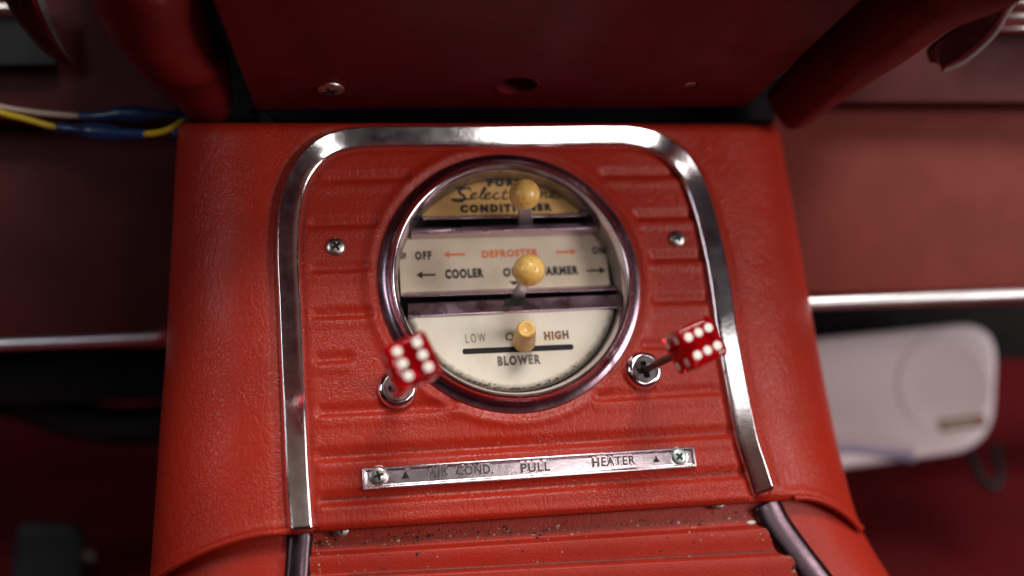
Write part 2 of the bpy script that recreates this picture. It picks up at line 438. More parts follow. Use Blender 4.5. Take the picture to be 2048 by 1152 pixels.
SR = [(F(x, y, -95)[1], F(x, y, -95)[0]) for x, y in ((1552,200),(1567,300),(1588,400),(1605,500),(1622,600),(1640,700),(1660,800),(1680,900),(1703,1000),(1728,1075),(1745,1130))]
DC = Vector(F(1023.5, 560))              # dial centre
def rib(px0, py0, px1, py1, s=1.0):
    a = F(px0, py0); b = F(px1, py1); return (a, b, s)
RIBS = [rib(632,362,812,357), rib(622,452,750,449), rib(626,541,735,537), rib(628,633,742,629), rib(634,722,700,719), rib(640,828,910,815,1.1),
        rib(1206,352,1392,350), rib(1274,436,1400,434), rib(1302,519,1408,517), rib(1310,604,1418,601), rib(1285,694,1345,692), rib(1190,798,1437,783,1.1),
        rib(634,918,1462,868,1.35), rib(640,1006,1492,950,1.35)]
def prof(t):
    t /= 1.05
    return -5.6*sst(22, 2, t)*(1 - sst(3, -11, t)) + 2.0*sst(2, -9, t)*(1 - sst(-15, -30, t))
def relief(u, v):
    h = 0.0
    for a, b, s in RIBS:
        if u < a[0]-16 or u > b[0]+16: continue
        k = (u-a[0])/(b[0]-a[0]); vv = a[1] + (b[1]-a[1])*k; t = v - vv
        if t > 50 or t < -60: continue
        h += s*prof(t/s**0.5)*sst(a[0]-14, a[0]+6, u)*(1 - sst(b[0]-6, b[0]+14, u))
    d = math.hypot(u-DC.x, v-DC.y)
    h += 5.5*math.exp(-((d-284)/11)**2) + (6 if d < 268 else 0)*0
    h += 1.0*noise.noise(Vector((u/120, v/120, 0.3))) + 0.12*noise.noise(Vector((u/34, v/34, 3.1)))
    return h
vt = F(1024, 264)[1]
def bottom_v(u):
    a = F(620, 1063); b = F(1500, 1004)
    base = a[1] + (b[1]-a[1])*(u-a[0])/(b[0]-a[0])
    ul = F(545, 1064)[0]; ur = F(1600, 1000)[0]
    if u < ul: base -= 52*((ul-u)/190)**1.8
    if u > ur: base -= 34*(min(1.5, (u-ur)/110))**1.8
    return base
def cross(v, s, L0=L0, R0=R0, SL=SL, SR=SR, deep=420):
    """s in [0,1] left wall .. right wall -> (u, h, weight of the flat middle)"""
    l, r = interp(L0, v) - 24, interp(R0, v) + 22
    wl, wr = (l - interp(SL, v))*1.03, (interp(SR, v) - r)*1.22
    if s < 0.05:
        k = 1 - s/0.05; return l - wl, -wl*1.0 - deep*k, 0
    if s < 0.25:
        a = (s-0.05)/0.20*math.pi/2; e = 0.92
        return l - wl*math.cos(a)**e, -wl*1.0*(1 - math.sin(a)**e), 0
    if s <= 0.75:
        k = (s-0.25)/0.5; return l + (r-l)*k, 0, min(1, min(k, 1-k)/0.02)
    if s < 0.95:
        a = (0.95-s)/0.20*math.pi/2; e = 0.92
        return r + wr*math.cos(a)**e, -wr*1.0*(1 - math.sin(a)**e), 0
    k = (s-0.95)/0.05; return r + wr, -wr*1.0 - deep*k, 0
def rise(h): return 0.42*min(230, max(0, -h))
def shell(rows, stations):
    V, idx = [], {}
    for j, tv in enumerate(rows):
        for i, s in enumerate(stations):
            # tv>0: roll over the top (0..1), tv in [-1,0]: face, tv<-1: lip under the bottom
            if tv > 0:
                v = vt; u, h, w = cross(v, s); a = tv*math.pi/2
                V.append((u*(1 - 0.02*tv), v + rise(h) + 37*math.sin(a), h - 60*(1-math.cos(a)) - (160 if tv > 0.95 else 0) + relief(u, v)*w*(1-tv)))
            elif tv >= -1:
                u0, h0, w0 = cross(vt, s); vb = bottom_v(cross(F(0,1000)[1]*0 + bottom_v(u0), s)[0])
                v = vt + (vb - vt)*(-tv); u, h, w = cross(v, s)
                vb = bottom_v(u); v = vt + (vb - vt)*(-tv); u, h, w = cross(v, s); v += rise(h)*max(0, 1 + tv*3)**2
                q = relief(u, v) if w > 0 else 1.4*noise.noise(Vector((u/90, v/120, 1.3)))
                e = (v - vb); dip = -5*(1 - sst(0, 9, e)) + 3.0*math.exp(-((e-14)/9)**2)
                V.append((u, v, h + q*(w if w > 0 else 1) + dip))
            else:
                k = -tv - 1; u, h, w = cross(vt, s); vb = bottom_v(u)
                u, h, w = cross(vb, s); vb = bottom_v(u); u, h, w = cross(vb, s)
                V.append((u, vb - 4*math.sin(k*math.pi) + 3*k, h - 5 - 60*k))
    n = len(stations); Fc = []
    for j in range(len(rows)-1):
        for i in range(n-1):
            q = (j*n+i, j*n+i+1, (j+1)*n+i+1, (j+1)*n+i)
            c = sum((Vector(V[k]) for k in q), Vector())/4
            if math.hypot(c.x-DC.x, c.y-DC.y) < 252 and c.z > -30: continue
            Fc.append(q)
    return V, Fc
rows = [1 - k/10 for k in range(10)] + [-k/250 for k in range(251)] + [-1.1, -1.3, -1.6, -2.0]
st = [0, 0.02, 0.05] + [0.05 + 0.2*k/44 for k in range(1, 44)] + [0.25 + 0.5*k/240 for k in range(241)] + [0.75 + 0.2*k/44 for k in range(1, 45)] + [0.97, 1.0]
CM = FACE.mat()
console = thing('centre_console', 'red vinyl padded centre console pod with embossed ribs, round dial hole and chrome arch trim', 'console', CM)
# chrome arch
tprof = [(-23,-6),(-23.4,4),(-22.3,7.6),(-20,9.0),(-19,9.4),(-9,12.2),(2,15.2),(13,18.2),(14,18.5),(15.6,18.2),(17,16.5),(21.8,5),(22.4,-6)]
tprof = [(-x, y) for x, y in tprof][::-1]
path = catmull([(u, v, 0) for u, v in trim_uv], 8)
import numpy as np
SV, SF = shell(rows, st); SV = np.array(SV)
TP = np.array([[p.x, p.y] for p in path]); dm = np.full(len(SV), 1e9)
for p in TP: dm = np.minimum(dm, np.hypot(SV[:, 0]-p[0], SV[:, 1]-p[1]))
SV[:, 2] -= np.where(SV[:, 2] > -60, 7.0*np.exp(-((dm-24)/7.5)**2), 0)
build('vinyl_cover', ([tuple(map(float, q)) for q in SV], SF), M_vinyl, console)
def trim_vf(path, prof, endk=7):
    V, Fc = sweep(path, prof, Vector((0, 0, 1)), cap=False, closed_prof=False)
    n = len(prof); N = len(path)
    # rounded-off ends: two smaller rings then a cap
    for end, ring0 in ((0, 0), (1, (N-1)*n)):
        p = path[0] if end == 0 else path[-1]; q = path[1] if end == 0 else path[-2]
        d = (p - q).normalized()
        prev = list(range(ring0, ring0+n))
        for k, (fw, dn) in enumerate(((endk*0.6, 0.86), (endk, 0.55), (endk*1.15, 0.05))):
            cur = []
            for i in range(n):
                x = Vector(V[ring0+i]); c = p
                y = Vector((c.x + (x.x-c.x)*(1 - 0.03*k), c.y + (x.y-c.y)*(1 - 0.03*k), x.z*dn if x.z > 0 else x.z)) + d*fw
                cur.append(len(V)); V.append(tuple(y))
            for i in range(n-1): Fc.append((prev[i], prev[i+1], cur[i+1], cur[i]))
            prev = cur
    return V, Fc
build('chrome_trim', trim_vf(path, tprof), M_chrome, console, angle=60)
# rolled bead along the lower edge of each shoulder
def bead(s0, s1, n=50):
    pts = []
    for k in range(n+1):
        s = s0 + (s1-s0)*k/n
        u, h, w = cross(vt, s)
        for _ in range(3):
            vb = bottom_v(u); u, h, w = cross(vb, s)
        pts.append((u, vb + 3, h - 1))
    return tube(pts, 6.5, 10, 2)
build('edge_piping', bead(0.055, 0.262), M_vinyl, console)
build('edge_piping', bead(0.765, 0.925), M_vinyl, console)

# cross head screw, axis z at origin
def screw_head(r, dome=0.38):
    pr = [(r, -1), (r, r*0.08)]
    for k in range(1, 7):
        a = k/6*math.pi/2*0.96; pr.append((r*math.cos(a), r*0.08 + r*dome*math.sin(a)))
    return lathe(pr, seg=32, cap1=True)
def cross_vf(r, arm, z, thick=1.0, ang=0.0):
    a, w = r, arm
    pts = [(w,w*1.0),(a,w*0.7),(a,-w*0.7),(w,-w),(w*0.7,-a),(-w*0.7,-a),(-w,-w),(-a,-w*0.7),(-a,w*0.7),(-w,w),(-w*0.7,a),(w*0.7,a)][::-1]
    pts = pts[::-1]
    c, s = math.cos(ang), math.sin(ang)
    pts = [(x*c - y*s, x*s + y*c) for x, y in pts]
    pts = pts[::-1]
    V = [(x, y, z) for x, y in pts] + [(x, y, z+thick) for x, y in pts]; n = len(pts)
    Fc = [tuple(range(n)), tuple(range(2*n-1, n-1, -1))] + [(i, (i+1) % n, n+(i+1) % n, n+i) for i in range(n)]
    return V, Fc
def add_screw(parent, u, v, h, r, ang, tilt=None, m=None, off=(0,0,0), dome=0.38):
    T = Matrix.Translation((u, v, h)) @ (tilt or Matrix.Identity(4))
    sc = build('screw', xf(screw_head(r, dome), T), m or M_screw, parent, off=off)
    zt = r*0.08 + r*dome
    build('cross_slot', xf(cross_vf(r*0.56, r*0.16, zt*0.80, zt*0.26, ang), T), M_dark, sc, off=off, smooth=False)
    return sc
for px, py, r, ang in ((672,493,18.5,0.55), (1355,477,17.5,0.5)):
    u, v = F(px, py, 4); add_screw(console, u, v, 1.5, r, ang)
# two shiny screws peeping out of the seam below the lip
for px, py in ((681,1057), (1437,1002)):
    u, v = F(px, py, -28); add_screw(console, u, v, -32, 17, 0.3, dome=0.3)

# ================================================================== DIAL
DM = FACE.mat(DC.x, DC.y, 0); doff = (DC.x, DC.y, 0)
dial = thing('climate_control_dial', 'round chrome bezel heater control dial with cream lettered cards and three levers', 'control dial', DM)
skirt = [(267,-3),(267,2),(265,5),(259,6.5),(253,9),(248,13),(244,18.5)]
build('bezel_skirt', lathe(skirt, seg=160), chrome('dark_reflection_chrome', (0.36, 0.25, 0.31), 0.20, 0.5, 0.4), dial, angle=40)  # bezel chrome darkened, its dark reflection put into the colour
bez = [(244,18.5),(241.5,23.5),(239.5,26),(237,27.2),(234.5,26.2),(232.5,23),(230.5,17),(228,12),(227,4)]
build('bezel', lathe(bez, seg=160), M_bezel, dial, angle=40)
inner = [(227,5),(226,-2),(225,-20),(224,-45),(223,-80),(222,-130)]
build('inner_wall', lathe(inner, seg=128), chrome('grimy_wall', (0.40, 0.36, 0.36), 0.34, 1.0, 0.8), dial)
build('back_plate', lathe([(223,-128),(1,-128)], seg=64), M_dark, dial)
def yline(xa, ya, xb, yb, h):
    """straight line in face coordinates through two photo points at height h -> v(u) """
    a = F(xa, ya, h); b = F(xb, yb, h)
    return lambda u: a[1] + (b[1]-a[1])*(u-a[0])/(b[0]-a[0])
def card_vf(top, bot, h, rad=224, cy=0, n=72, thick=3):
    V = []; us = [DC.x - rad + 2*rad*k/n for k in range(n+1)]; keep = []
    for u in us:
        c = math.sqrt(max(0, rad*rad - (u-DC.x)**2))
        t = min(top(u) if top else 9e9, DC.y + c); b = max(bot(u) if bot else -9e9, DC.y - c)
        if t > b + 0.2: keep.append((u, t, b))
    for z in (h, h-thick):
        for u, t, b in keep: V += [(u, t, z), (u, b, z)]
    n = len(keep); Fc = []
    for i in range(n-1):
        a = 2*i; Fc.append((a, a+1, a+3, a+2)); Fc.append((2*n+a, 2*n+a+2, 2*n+a+3, 2*n+a+1))
        Fc.append((a, a+2, 2*n+a+2, 2*n+a)); Fc.append((a+1, 2*n+a+1, 2*n+a+3, a+3))
    return V, Fc
HT, HM, HB = -34, -48, -16
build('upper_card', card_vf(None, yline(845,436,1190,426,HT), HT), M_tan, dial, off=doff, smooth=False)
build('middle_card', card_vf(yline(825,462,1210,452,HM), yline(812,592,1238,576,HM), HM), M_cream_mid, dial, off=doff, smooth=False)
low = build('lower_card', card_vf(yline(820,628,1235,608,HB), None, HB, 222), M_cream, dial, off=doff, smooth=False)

def bar_vf(la, lb, profile, x0, x1, n=2):
    """profile = list of (photo y at x=1024 offset, h); la = two photo points of the reference line"""
    V = []; m = len(profile); xs = [x0 + (x1-x0)*k/n for k in range(n+1)]
    slope = (lb[1]-la[1])/(lb[0]-la[0])
    for x in xs:
        for dy, h in profile:
            V.append(tuple(F3(x, la[1] + slope*(x-la[0]) + dy, h)))
    Fc = []
    for i in range(n):
        for j in range(m):
            a, b = i*m+j, i*m+(j+1) % m; Fc.append((a, b, b+m, a+m))
    Fc += [tuple(range(m)), tuple(n*m+j for j in range(m))]
    return V, Fc
def ledge(name, la, lb, profile, x0, x1, m=M_ledge, bev=1.4):
    o = build(name, bar_vf(la, lb, profile, x0, x1), m, dial, off=doff)
    md = o.modifiers.new('b', 'BEVEL'); md.width = bev*S; md.segments = 2; md.limit_method = 'ANGLE'
    return o
# upper ledge pair
ledge('ledge', (845,434), (1190,426), [(-3,-40),(-1,-26),(3,-20),(6.5,-22),(6.5,-40),(6.5,-60)], 846, 1190, M_bezel, 2)
ledge('ledge', (825,453), (1205,443), [(2,-60),(2,-24),(5,-18),(12,-12),(15,-14),(26,-47)], 822, 1206, M_ledge, 2)
# middle ledge pair
ledge('ledge', (812,584), (1238,569), [(-6,-58),(0,-50),(5,-24),(9,-17),(11,-19),(11,-70)], 808, 1240)
ledge('ledge', (822,604), (1230,586), [(3,-70),(3,-24),(7,-22),(24,-14),(28,-10),(31,-12),(33,-30)], 816, 1238)
# notch plate behind the middle lever, black recess tabs
u, v = F(1031, 604, -20)
build('slot_notch', xf(box((0, 0, 0), (44, 16, 8)), Matrix.Translation((u, v-2, -21)) @ Matrix.Rotation(R(-1.5), 4, 'Z')), M_dark, dial, off=doff, smooth=False)
# blower slot: dark rounded channel in the lower card
a = F(930, 703, HB); b = F(1142, 694, HB); ang = math.atan2(b[1]-a[1], b[0]-a[0]); Ls = math.hypot(b[0]-a[0], b[1]-a[1])
build('blower_slot', xf(extrude_poly(rrect(-Ls/2-5, -5.6, Ls/2+5, 5.6, 4.5), 0, 0.5), Matrix.Translation(((a[0]+b[0])/2, (a[1]+b[1])/2, HB)) @ Matrix.Rotation(ang, 4, 'Z')), M_dark, dial, off=doff, smooth=False)

# lettering ---------------------------------------------------------
def letters(vfs, m, name='lettering'): return build(name, merge(*vfs), m, dial, off=doff, smooth=False)
PT = lambda *a, **k: place_text(*a, **k)
K = dict(space=1.3, bold=0.055)
letters([PT('FORD', 975, 366, 1047, 364, 17, HT, 0.6, space=1.5, bold=0.09),
         PT('CONDITIONER', 920, 418, 1104, 414, 18, HT, 0.6, space=1.45, bold=0.09)], M_ink)
def ribbon(pts, w, h=HT, sc=6.4, ox=860, oy=330, n=5, thick=0.8):
    P = catmull([(*F(ox + x/sc, oy + y/sc, h), 0) for x, y in pts], n); V = []; N = len(P)
    for i, p in enumerate(P):
        t = (P[min(i+1, N-1)] - P[max(i-1, 0)]).normalized(); q = Vector((-t.y, t.x, 0))
        k = w*(0.55 + 0.45*math.sin(math.pi*min(1, max(0, (i+0.5)/N)))) / 2
        V += [(p.x+q.x*k, p.y+q.y*k, h+thick), (p.x-q.x*k, p.y-q.y*k, h+thick), (p.x-q.x*k, p.y-q.y*k, h), (p.x+q.x*k, p.y+q.y*k, h)]
    Fc = []
    for i in range(N-1):
        for j in range(4):
            a, b = 4*i+j, 4*i+(j+1) % 4; Fc.append((a, b, b+4, a+4))
    return V, Fc
scr = [ribbon([(520,335),(505,302),(440,298),(385,318),(372,345),(400,375),(440,405),(440,440),(395,465),(320,462),(270,436)], 5.4),
       ribbon([(275,436),(330,438),(420,440),(520,435),(560,418)], 3.6),
       ribbon([(530,405),(585,385),(590,360),(555,362),(525,400),(535,432),(590,428),(640,405)], 3.6),
       ribbon([(620,420),(680,360),(715,300),(690,300),(650,390),(660,434),(715,425)], 3.6),
       ribbon([(705,410),(760,385),(765,360),(730,365),(700,405),(712,433),(760,428),(810,405)], 3.6),
       ribbon([(880,368),(850,358),(820,385),(815,420),(850,434),(900,420)], 3.6),
       ribbon([(975,310),(945,380),(930,425),(960,436),(1010,425)], 3.6), ribbon([(915,360),(1010,352)], 2.8),
       ribbon([(1130,430),(1180,350),(1220,300),(1240,420)], 3.6), ribbon([(1150,390),(1260,380)], 2.8), ribbon([(1310,350),(1295,420),(1330,425)], 3.6),
       ribbon([(1420,340),(1430,370),(1415,415),(1440,370),(1490,352)], 3.4), ribbon([(1490,352),(1478,400),(1500,418),(1540,405)], 3.2),
       ribbon([(1545,400),(1605,375),(1610,350),(1575,352),(1545,390),(1555,418),(1640,418),(1745,405)], 3.4)]
letters(scr, M_ink)
def arrow(px0, py0, px1, py1, h, w=4.2, head=13, m=M_ink):
    a = Vector(F(px0, py0, h)); b = Vector(F(px1, py1, h)); d = (b-a).normalized(); q = Vector((-d.y, d.x))
    c = b - d*head
    pts = [a+q*w/2, c+q*w/2, c+q*head*0.62, b, c-q*head*0.62, c-q*w/2, a-q*w/2][::-1]
    V = [(p.x, p.y, h) for p in pts] + [(p.x, p.y, h+0.6) for p in pts]; n = len(pts)
    return V, [(1,2,3,4,5,0)[::-1] if False else tuple(range(n)), tuple(range(n, 2*n))[::-1]] + [(i, (i+1) % n, n+(i+1) % n, n+i) for i in range(n)]
M_print = wornink('worn_print', (0.022, 0.018, 0.018), (0.22, 0.18, 0.14), 0.55, 0.75)
letters([PT('OFF', 830, 511.5, 863, 510.5, 18, HM, 0.6, **K), PT('ON', 1184, 501, 1208, 500, 17, HM, 0.6, **K),
         PT('OFF', 802, 512, 812, 512, 14, HM, 0.6, **K),
         PT('COOLER', 890, 548.5, 967, 545.5, 20, HM, 0.6, space=1.2, bold=0.06), PT('OFF', 1006, 545, 1044, 543.5, 19, HM, 0.6, **K),
         PT('WARMER', 1070, 543, 1157, 540, 19, HM, 0.6, space=1.2, bold=0.06),
         arrow(871, 549.5, 832, 550.5, HM), arrow(1173, 541.5, 1211, 540.5, HM)], M_print)
o_pts = [F(1018,563,HM), F(1040,562,HM), F(1029,571,HM)]
letters([([(x, y, HM+z) for z in (0, 0.7) for x, y in o_pts], [(0,1,2),(5,4,3),(0,1,4,3),(1,2,5,4),(2,0,3,5)])], M_ink, 'pointer_mark')
letters([PT('DEFROSTER', 964, 508.5, 1076, 504.5, 16, HM, 0.6, space=1.2, bold=0.05), arrow(930, 508.5, 887, 510, HM, 4.6, 12), arrow(1112, 504.5, 1153, 503, HM, 4.6, 12)], M_orange)
letters([PT('LOW', 931, 677.5, 971, 674.5, 18, HB, 0.6, space=1.5, bold=0.0), PT('OFF', 1010, 674, 1058, 671.5, 17, HB, 0.6, space=1.3, bold=0.03),
         PT('BLOWER', 995, 722.5, 1081, 718, 20, HB, 0.6, space=1.28, bold=0.06)], M_faded)
letters([PT('HIGH', 1088, 672, 1137, 669, 18, HB, 0.6, space=1.25, bold=0.07)], M_rustink)

random.seed(3); gv, gf = [], []
for k in range(46):
    a = R(random.gauss(-90, 26)); rr = 219 - abs(random.gauss(0, 3.5)); n = len(gv); q = random.uniform(0.8, 2.6)
    for i in range(6):
        b = i*math.pi/3; gv.append((DC.x + rr*math.cos(a) + q*math.cos(b)*random.uniform(0.8, 2.2), DC.y + rr*math.sin(a) + q*math.sin(b)*random.uniform(0.5, 1.3), HB+0.3))
    gv.append((DC.x + rr*math.cos(a), DC.y + rr*math.sin(a), HB+1.2)); gf += [(n+i, n+(i+1) % 6, n+6) for i in range(6)]
build('grime', (gv, gf), M_crumb, dial, off=doff, recalc=False)['kind'] = 'stuff'
# levers -----------------------------------------------------------
def uvsphere(c, r, seg=40, rings=24, sq=1.0):
    pr = [(r*math.sin(math.pi*k/rings) + 1e-4, -r*math.cos(math.pi*k/rings)*sq) for k in range(rings+1)]
    return lathe(pr, c, seg)
def strap(p0, p1, w0, w1, t):
    d = (p1-p0).normalized(); x = Vector((1, 0, 0)); y = d.cross(x).normalized()
    V = []
    for p, w in ((p0, w0), (p0.lerp(p1, 0.5), (w0+w1)/2*0.94), (p1, w1)):
        V += [tuple(p + x*w/2*i + y*t/2*j) for i, j in ((-1,-1), (1,-1), (1,1), (-1,1))]
    Fc = [(0,1,2,3), (8,9,10,11)]
    for i in (0, 4):
        for j in range(4): Fc.append((i+j, i+(j+1) % 4, i+4+(j+1) % 4, i+4+j))
    return V, Fc
for bx, by, px, py, hb, r, w0, w1 in ((1051,449,1049,389,105,30.2,32,27), (1031,604,1058,541,112,30.6,30,17)):
    p0 = F3(bx, by, -45); p1 = F3(px, py, hb)
    lv = build('lever', strap(p0, p1, w0, w1, 9), M_steel, dial, off=doff, angle=30)
    md = lv.modifiers.new('b', 'BEVEL'); md.width = 2*S; md.segments = 2
    d = p1 - p0; rot = d.to_track_quat('Z', 'Y').to_matrix().to_4x4()
    build('knob', xf(uvsphere((0, 0, 0), r), Matrix.Translation(p1) @ rot), M_ivory, lv, off=doff)
pb, ptp = F3(1048, 683, -8), F3(1053, 657, 78)
dd = (ptp-pb); Ln = dd.length; rot = Matrix.Translation(pb) @ dd.to_track_quat('Z', 'Y').to_matrix().to_4x4()
lv = build('lever', xf(lathe([(6,-30),(6,4)], seg=16, cap0=True, cap1=True), rot), M_steel, dial, off=doff)
build('knob', xf(lathe([(8,0),(22,1),(23.5,4),(23,10),(20.5,Ln*0.6),(18,Ln-5),(16.5,Ln-1.5),(13,Ln),(11,Ln-1.6),(0.5,Ln-2.5)], seg=40), rot), M_ivory, lv, off=doff)

# ================================================================== DICE PULL KNOBS
def rcube(s, r, n=5):
    """rounded cube, half size s, corner radius r"""
    bm = bmesh.new(); g = [-1, ] ; pts = {}
    ks = [-s + r*(1 - math.cos(a*math.pi/2/n)) for a in range(n)] + [-(s-r) , -(s-r)*0.33, (s-r)*0.33, (s-r)] + [s - r*(1 - math.cos(a*math.pi/2/n)) for a in range(n-1, -1, -1)]
    ks = sorted(set(round(k, 4) for k in ks))
    def P(v):
        c = Vector([max(-(s-r), min(s-r, x)) for x in v]); d = v - c
        if d.length < 1e-6: return v
        return c + d.normalized()*r
    for ax in range(3):
        for sg in (-1, 1):
            for i in range(len(ks)-1):
                for j in range(len(ks)-1):
                    q = []
                    for a, b in ((i,j),(i+1,j),(i+1,j+1),(i,j+1)):
                        v = [0, 0, 0]; v[ax] = sg*s; v[(ax+1) % 3] = ks[a]; v[(ax+2) % 3] = ks[b]
                        w = P(Vector(v)); key = tuple(round(x, 3) for x in w)
                        if key not in pts: pts[key] = bm.verts.new(w)
                        q.append(pts[key])
                    q = list(dict.fromkeys(q))
                    if len(q) > 2:
                        try: bm.faces.new(q)
                        except ValueError: pass
    bm.verts.index_update()
    V = [tuple(v.co) for v in bm.verts]; Fc = [tuple(v.index for v in f.verts) for f in bm.faces]; bm.free()
    return V, Fc
PIPS = {1: [(0,0)], 2: [(-1,-1),(1,1)], 3: [(-1,-1),(0,0),(1,1)], 4: [(-1,-1),(1,-1),(-1,1),(1,1)], 5: [(-1,-1),(1,-1),(-1,1),(1,1),(0,0)],
        6: [(-0.82,-1),(-0.82,0),(-0.82,1),(0.82,-1),(0.82,0),(0.82,1)]}
HS = 37.5
def bushing_parts(parent, u, v, off, ang):
    pr = [(39,-3),(39,4),(37,10),(33,15),(28,17.5),(25,16),(24,13)]
    bs = build('bushing', lathe(pr, (u, v, 0), 56), M_chrome, parent, off=off, angle=60)
    # washer plate with a real cross shaped hole
    bm = bmesh.new()
    ow = [bm.verts.new((26*math.cos(2*math.pi*k/40), 26*math.sin(2*math.pi*k/40), 0)) for k in range(40)]
    V, _ = cross_vf(17, 7, 0, 1, ang); iw = [bm.verts.new((x, y, 0)) for x, y, z in V[:12]]
    es = [bm.edges.new((r[i], r[(i+1) % len(r)])) for r in (ow, iw) for i in range(len(r))]
    bmesh.ops.triangle_fill(bm, use_beauty=True, use_dissolve=False, edges=es)
    r = bmesh.ops.extrude_face_region(bm, geom=bm.faces[:])
    for g in r['geom']:
        if isinstance(g, bmesh.types.BMVert): g.co.z -= 5
    bm.verts.index_update(); Vp = [(x.co.x+u, x.co.y+v, x.co.z+15) for x in bm.verts]; Fp = [tuple(w.index for w in f.verts) for f in bm.faces]; bm.free()
    build('washer', (Vp, Fp), M_plate, bs, off=off, smooth=False)
    build('recess', lathe([(25, 4), (0.5, 4)], (u, v, 0), 32), M_dark, bs, off=off)
def pull_knob(label, bx, by, px, py, h, spin, three_axis, sides, k_=1.0):
    HS = 37.5*k_; pr_ = k_
    u, v = F(bx, by, 8); M = FACE.mat(u, v, 0); off = (u, v, 0)
    t = thing('dice_pull_knob', label, 'pull knob', M, 'dice pull knobs either side of the dial')
    bushing_parts(t, u, v, off, R(12))
    c = F3(px, py, h); p0 = Vector((u, v, -20)); d = (c-p0).normalized()
    build('rod', sweep([p0 + d*((c-p0).length - HS + 9)*k/8 for k in range(9)], circ(7.4, 16), Vector((0.1, 1, 0.1))), M_rod, t, off=off)
    z = d; x = Vector((1, 0, 0)); x = (x - z*x.dot(z)).normalized(); y = z.cross(x)
    Rm = Matrix((x, y, z)).transposed() @ Matrix.Rotation(spin, 3, 'Z')
    T = Matrix.Translation(c) @ Rm.to_4x4()
    die = build('die', xf(rcube(HS, 9), T), M_die, t, off=off)
    g = 0.58*HS
    faces = {'+z': (6, Matrix.Identity(3)), '-x': (sides[0], Matrix.Rotation(R(-90), 3, 'Y')), '+x': (sides[1], Matrix.Rotation(R(90), 3, 'Y')),
             '-y': (sides[2], Matrix.Rotation(R(90), 3, 'X')), '+y': (sides[3], Matrix.Rotation(R(-90), 3, 'X'))}
    for k, (num, fm) in faces.items():
        for a, b in PIPS[num]:
            if k == '+z' and three_axis == 'x': a, b = b, a
            pa = lathe([(7.7*pr_, -1.4), (7.8*pr_, 0.12), (7.5*pr_, 0.2), (0.3, 0.2)], (a*g*0.96, b*g*0.96, HS), 24, cap0=True)
            build('pip', xf(pa, T @ fm.to_4x4()), M_pip, die, off=off)
    return t
pull_knob('red translucent die on a steel rod right of the dial, bare rod in view', 1288, 740, 1389, 691, 262, R(21.5), 'x', (4, 3, 2, 5))
pull_knob('red translucent die left of the dial, hiding its rod and half of its bushing', 795, 776, 821, 727, 258, R(21.5), 'y', (3, 4, 5, 2), 1.04)

# ================================================================== LABEL PLATE
HP = 6
A = [F(723,935.5,HP), F(1388,892,HP), F(1394,936,HP), F(727,981,HP)]
pc = sum((Vector(q) for q in A), Vector((0, 0)))/4; e1 = (Vector(A[1])-Vector(A[0])).normalized(); Lp = (Vector(A[1])-Vector(A[0])).length/2; Hp = (Vector(A[3])-Vector(A[0])).length/2
pang = math.atan2(e1.y, e1.x); PM = FACE.mat(pc.x, pc.y, 0) @ Matrix.Rotation(pang, 4, 'Z')
plate = thing('control_label_plate', 'narrow chrome label plate lettered AIR COND. PULL HEATER under the dial, screwed at both ends', 'label plate', PM)
def plate_vf():
    V = []; rings = [(0, 0), (0, 5), (1.5, 6.8), (5.0, 6.8), (8.0, 3.6)]
    for ins, z in rings: V += [(-Lp+ins, -Hp+ins, z), (Lp-ins, -Hp+ins, z), (Lp-ins, Hp-ins, z), (-Lp+ins, Hp-ins, z)]
    Fc = []
    for r in range(len(rings)-1):
        for i in range(4):
            a, b = 4*r+i, 4*r+(i+1) % 4; Fc.append((a, b, b+4, a+4))
    Fc += [(3,2,1,0), (16,17,18,19)]
    return V, Fc
o = build('plate', plate_vf(), M_plate, plate, angle=20)
md = o.modifiers.new('b', 'BEVEL'); md.width = 0.8*S; md.segments = 2; md.limit_method = 'ANGLE'; md.angle_limit = R(15)
IP = (FACE.mat().inverted() @ PM).inverted()
IPm = Matrix.Rotation(-pang, 4, 'Z') @ Matrix.Translation((-pc.x, -pc.y, 0))
def on_plate(vf): return xf(vf, IPm)
words = [('AIR', 856, 944.5, 897, 941.5), ('COND.', 912, 942, 987, 937.5), ('PULL', 1041, 936.5, 1101, 932.5), ('HEATER', 1184, 925, 1271, 919.5)]
build('lettering', on_plate(merge(*[place_text(s, a, b, c, d, 21, 3.6, 2.6, bold=0.11, space=1.14) for s, a, b, c, d in words])), M_plate, plate, smooth=False)
build('letter_fill', on_plate(merge(*[place_text(s, a+1, b, c-1, d, 17.5, 5.9, 0.6, bold=0.025, space=1.16) for s, a, b, c, d in words])), mat('grey_letter_fill', (0.06, 0.052, 0.045), 0.6), plate, smooth=False)
def tri(px, py, w, hh, z0, z1):
    c = F(px, py, z0); P = [(c[0]-w, c[1]-hh), (c[0]+w, c[1]-hh), (c[0], c[1]+hh)]
    return [(x, y, z) for z in (z0, z1) for x, y in P], [(2,1,0), (3,4,5), (0,1,4,3), (1,2,5,4), (2,0,3,5)]
for x, y, w in ((811, 949, 10.5), (1312.5, 917.5, 9)):
    ar = build('arrow_rim', on_plate(tri(x, y, w, w*0.9, 3.6, 5)), M_plate, plate, smooth=False)
    build('arrow_mark', on_plate(tri(x, y+0.5, w*0.74, w*0.68, 5, 5.6)), M_dark, ar, smooth=False)
for px, py, r, a, m in ((757,951,16.5,0.25,M_screw), (1359,913,16,0.75,chrome('tarnished_green_screw', (0.45, 0.56, 0.52), 0.3, 1, 0.7))):
    q = IPm @ Vector((*F(px, py, 8), 0)); add_screw(plate, q.x, q.y, 3.4, r, a, m=m, dome=0.24)
    build('washer_dimple', lathe([(19, 3.65), (18, 3.95), (15, 3.75)], (q.x, q.y, 0), 36), M_plate, plate)

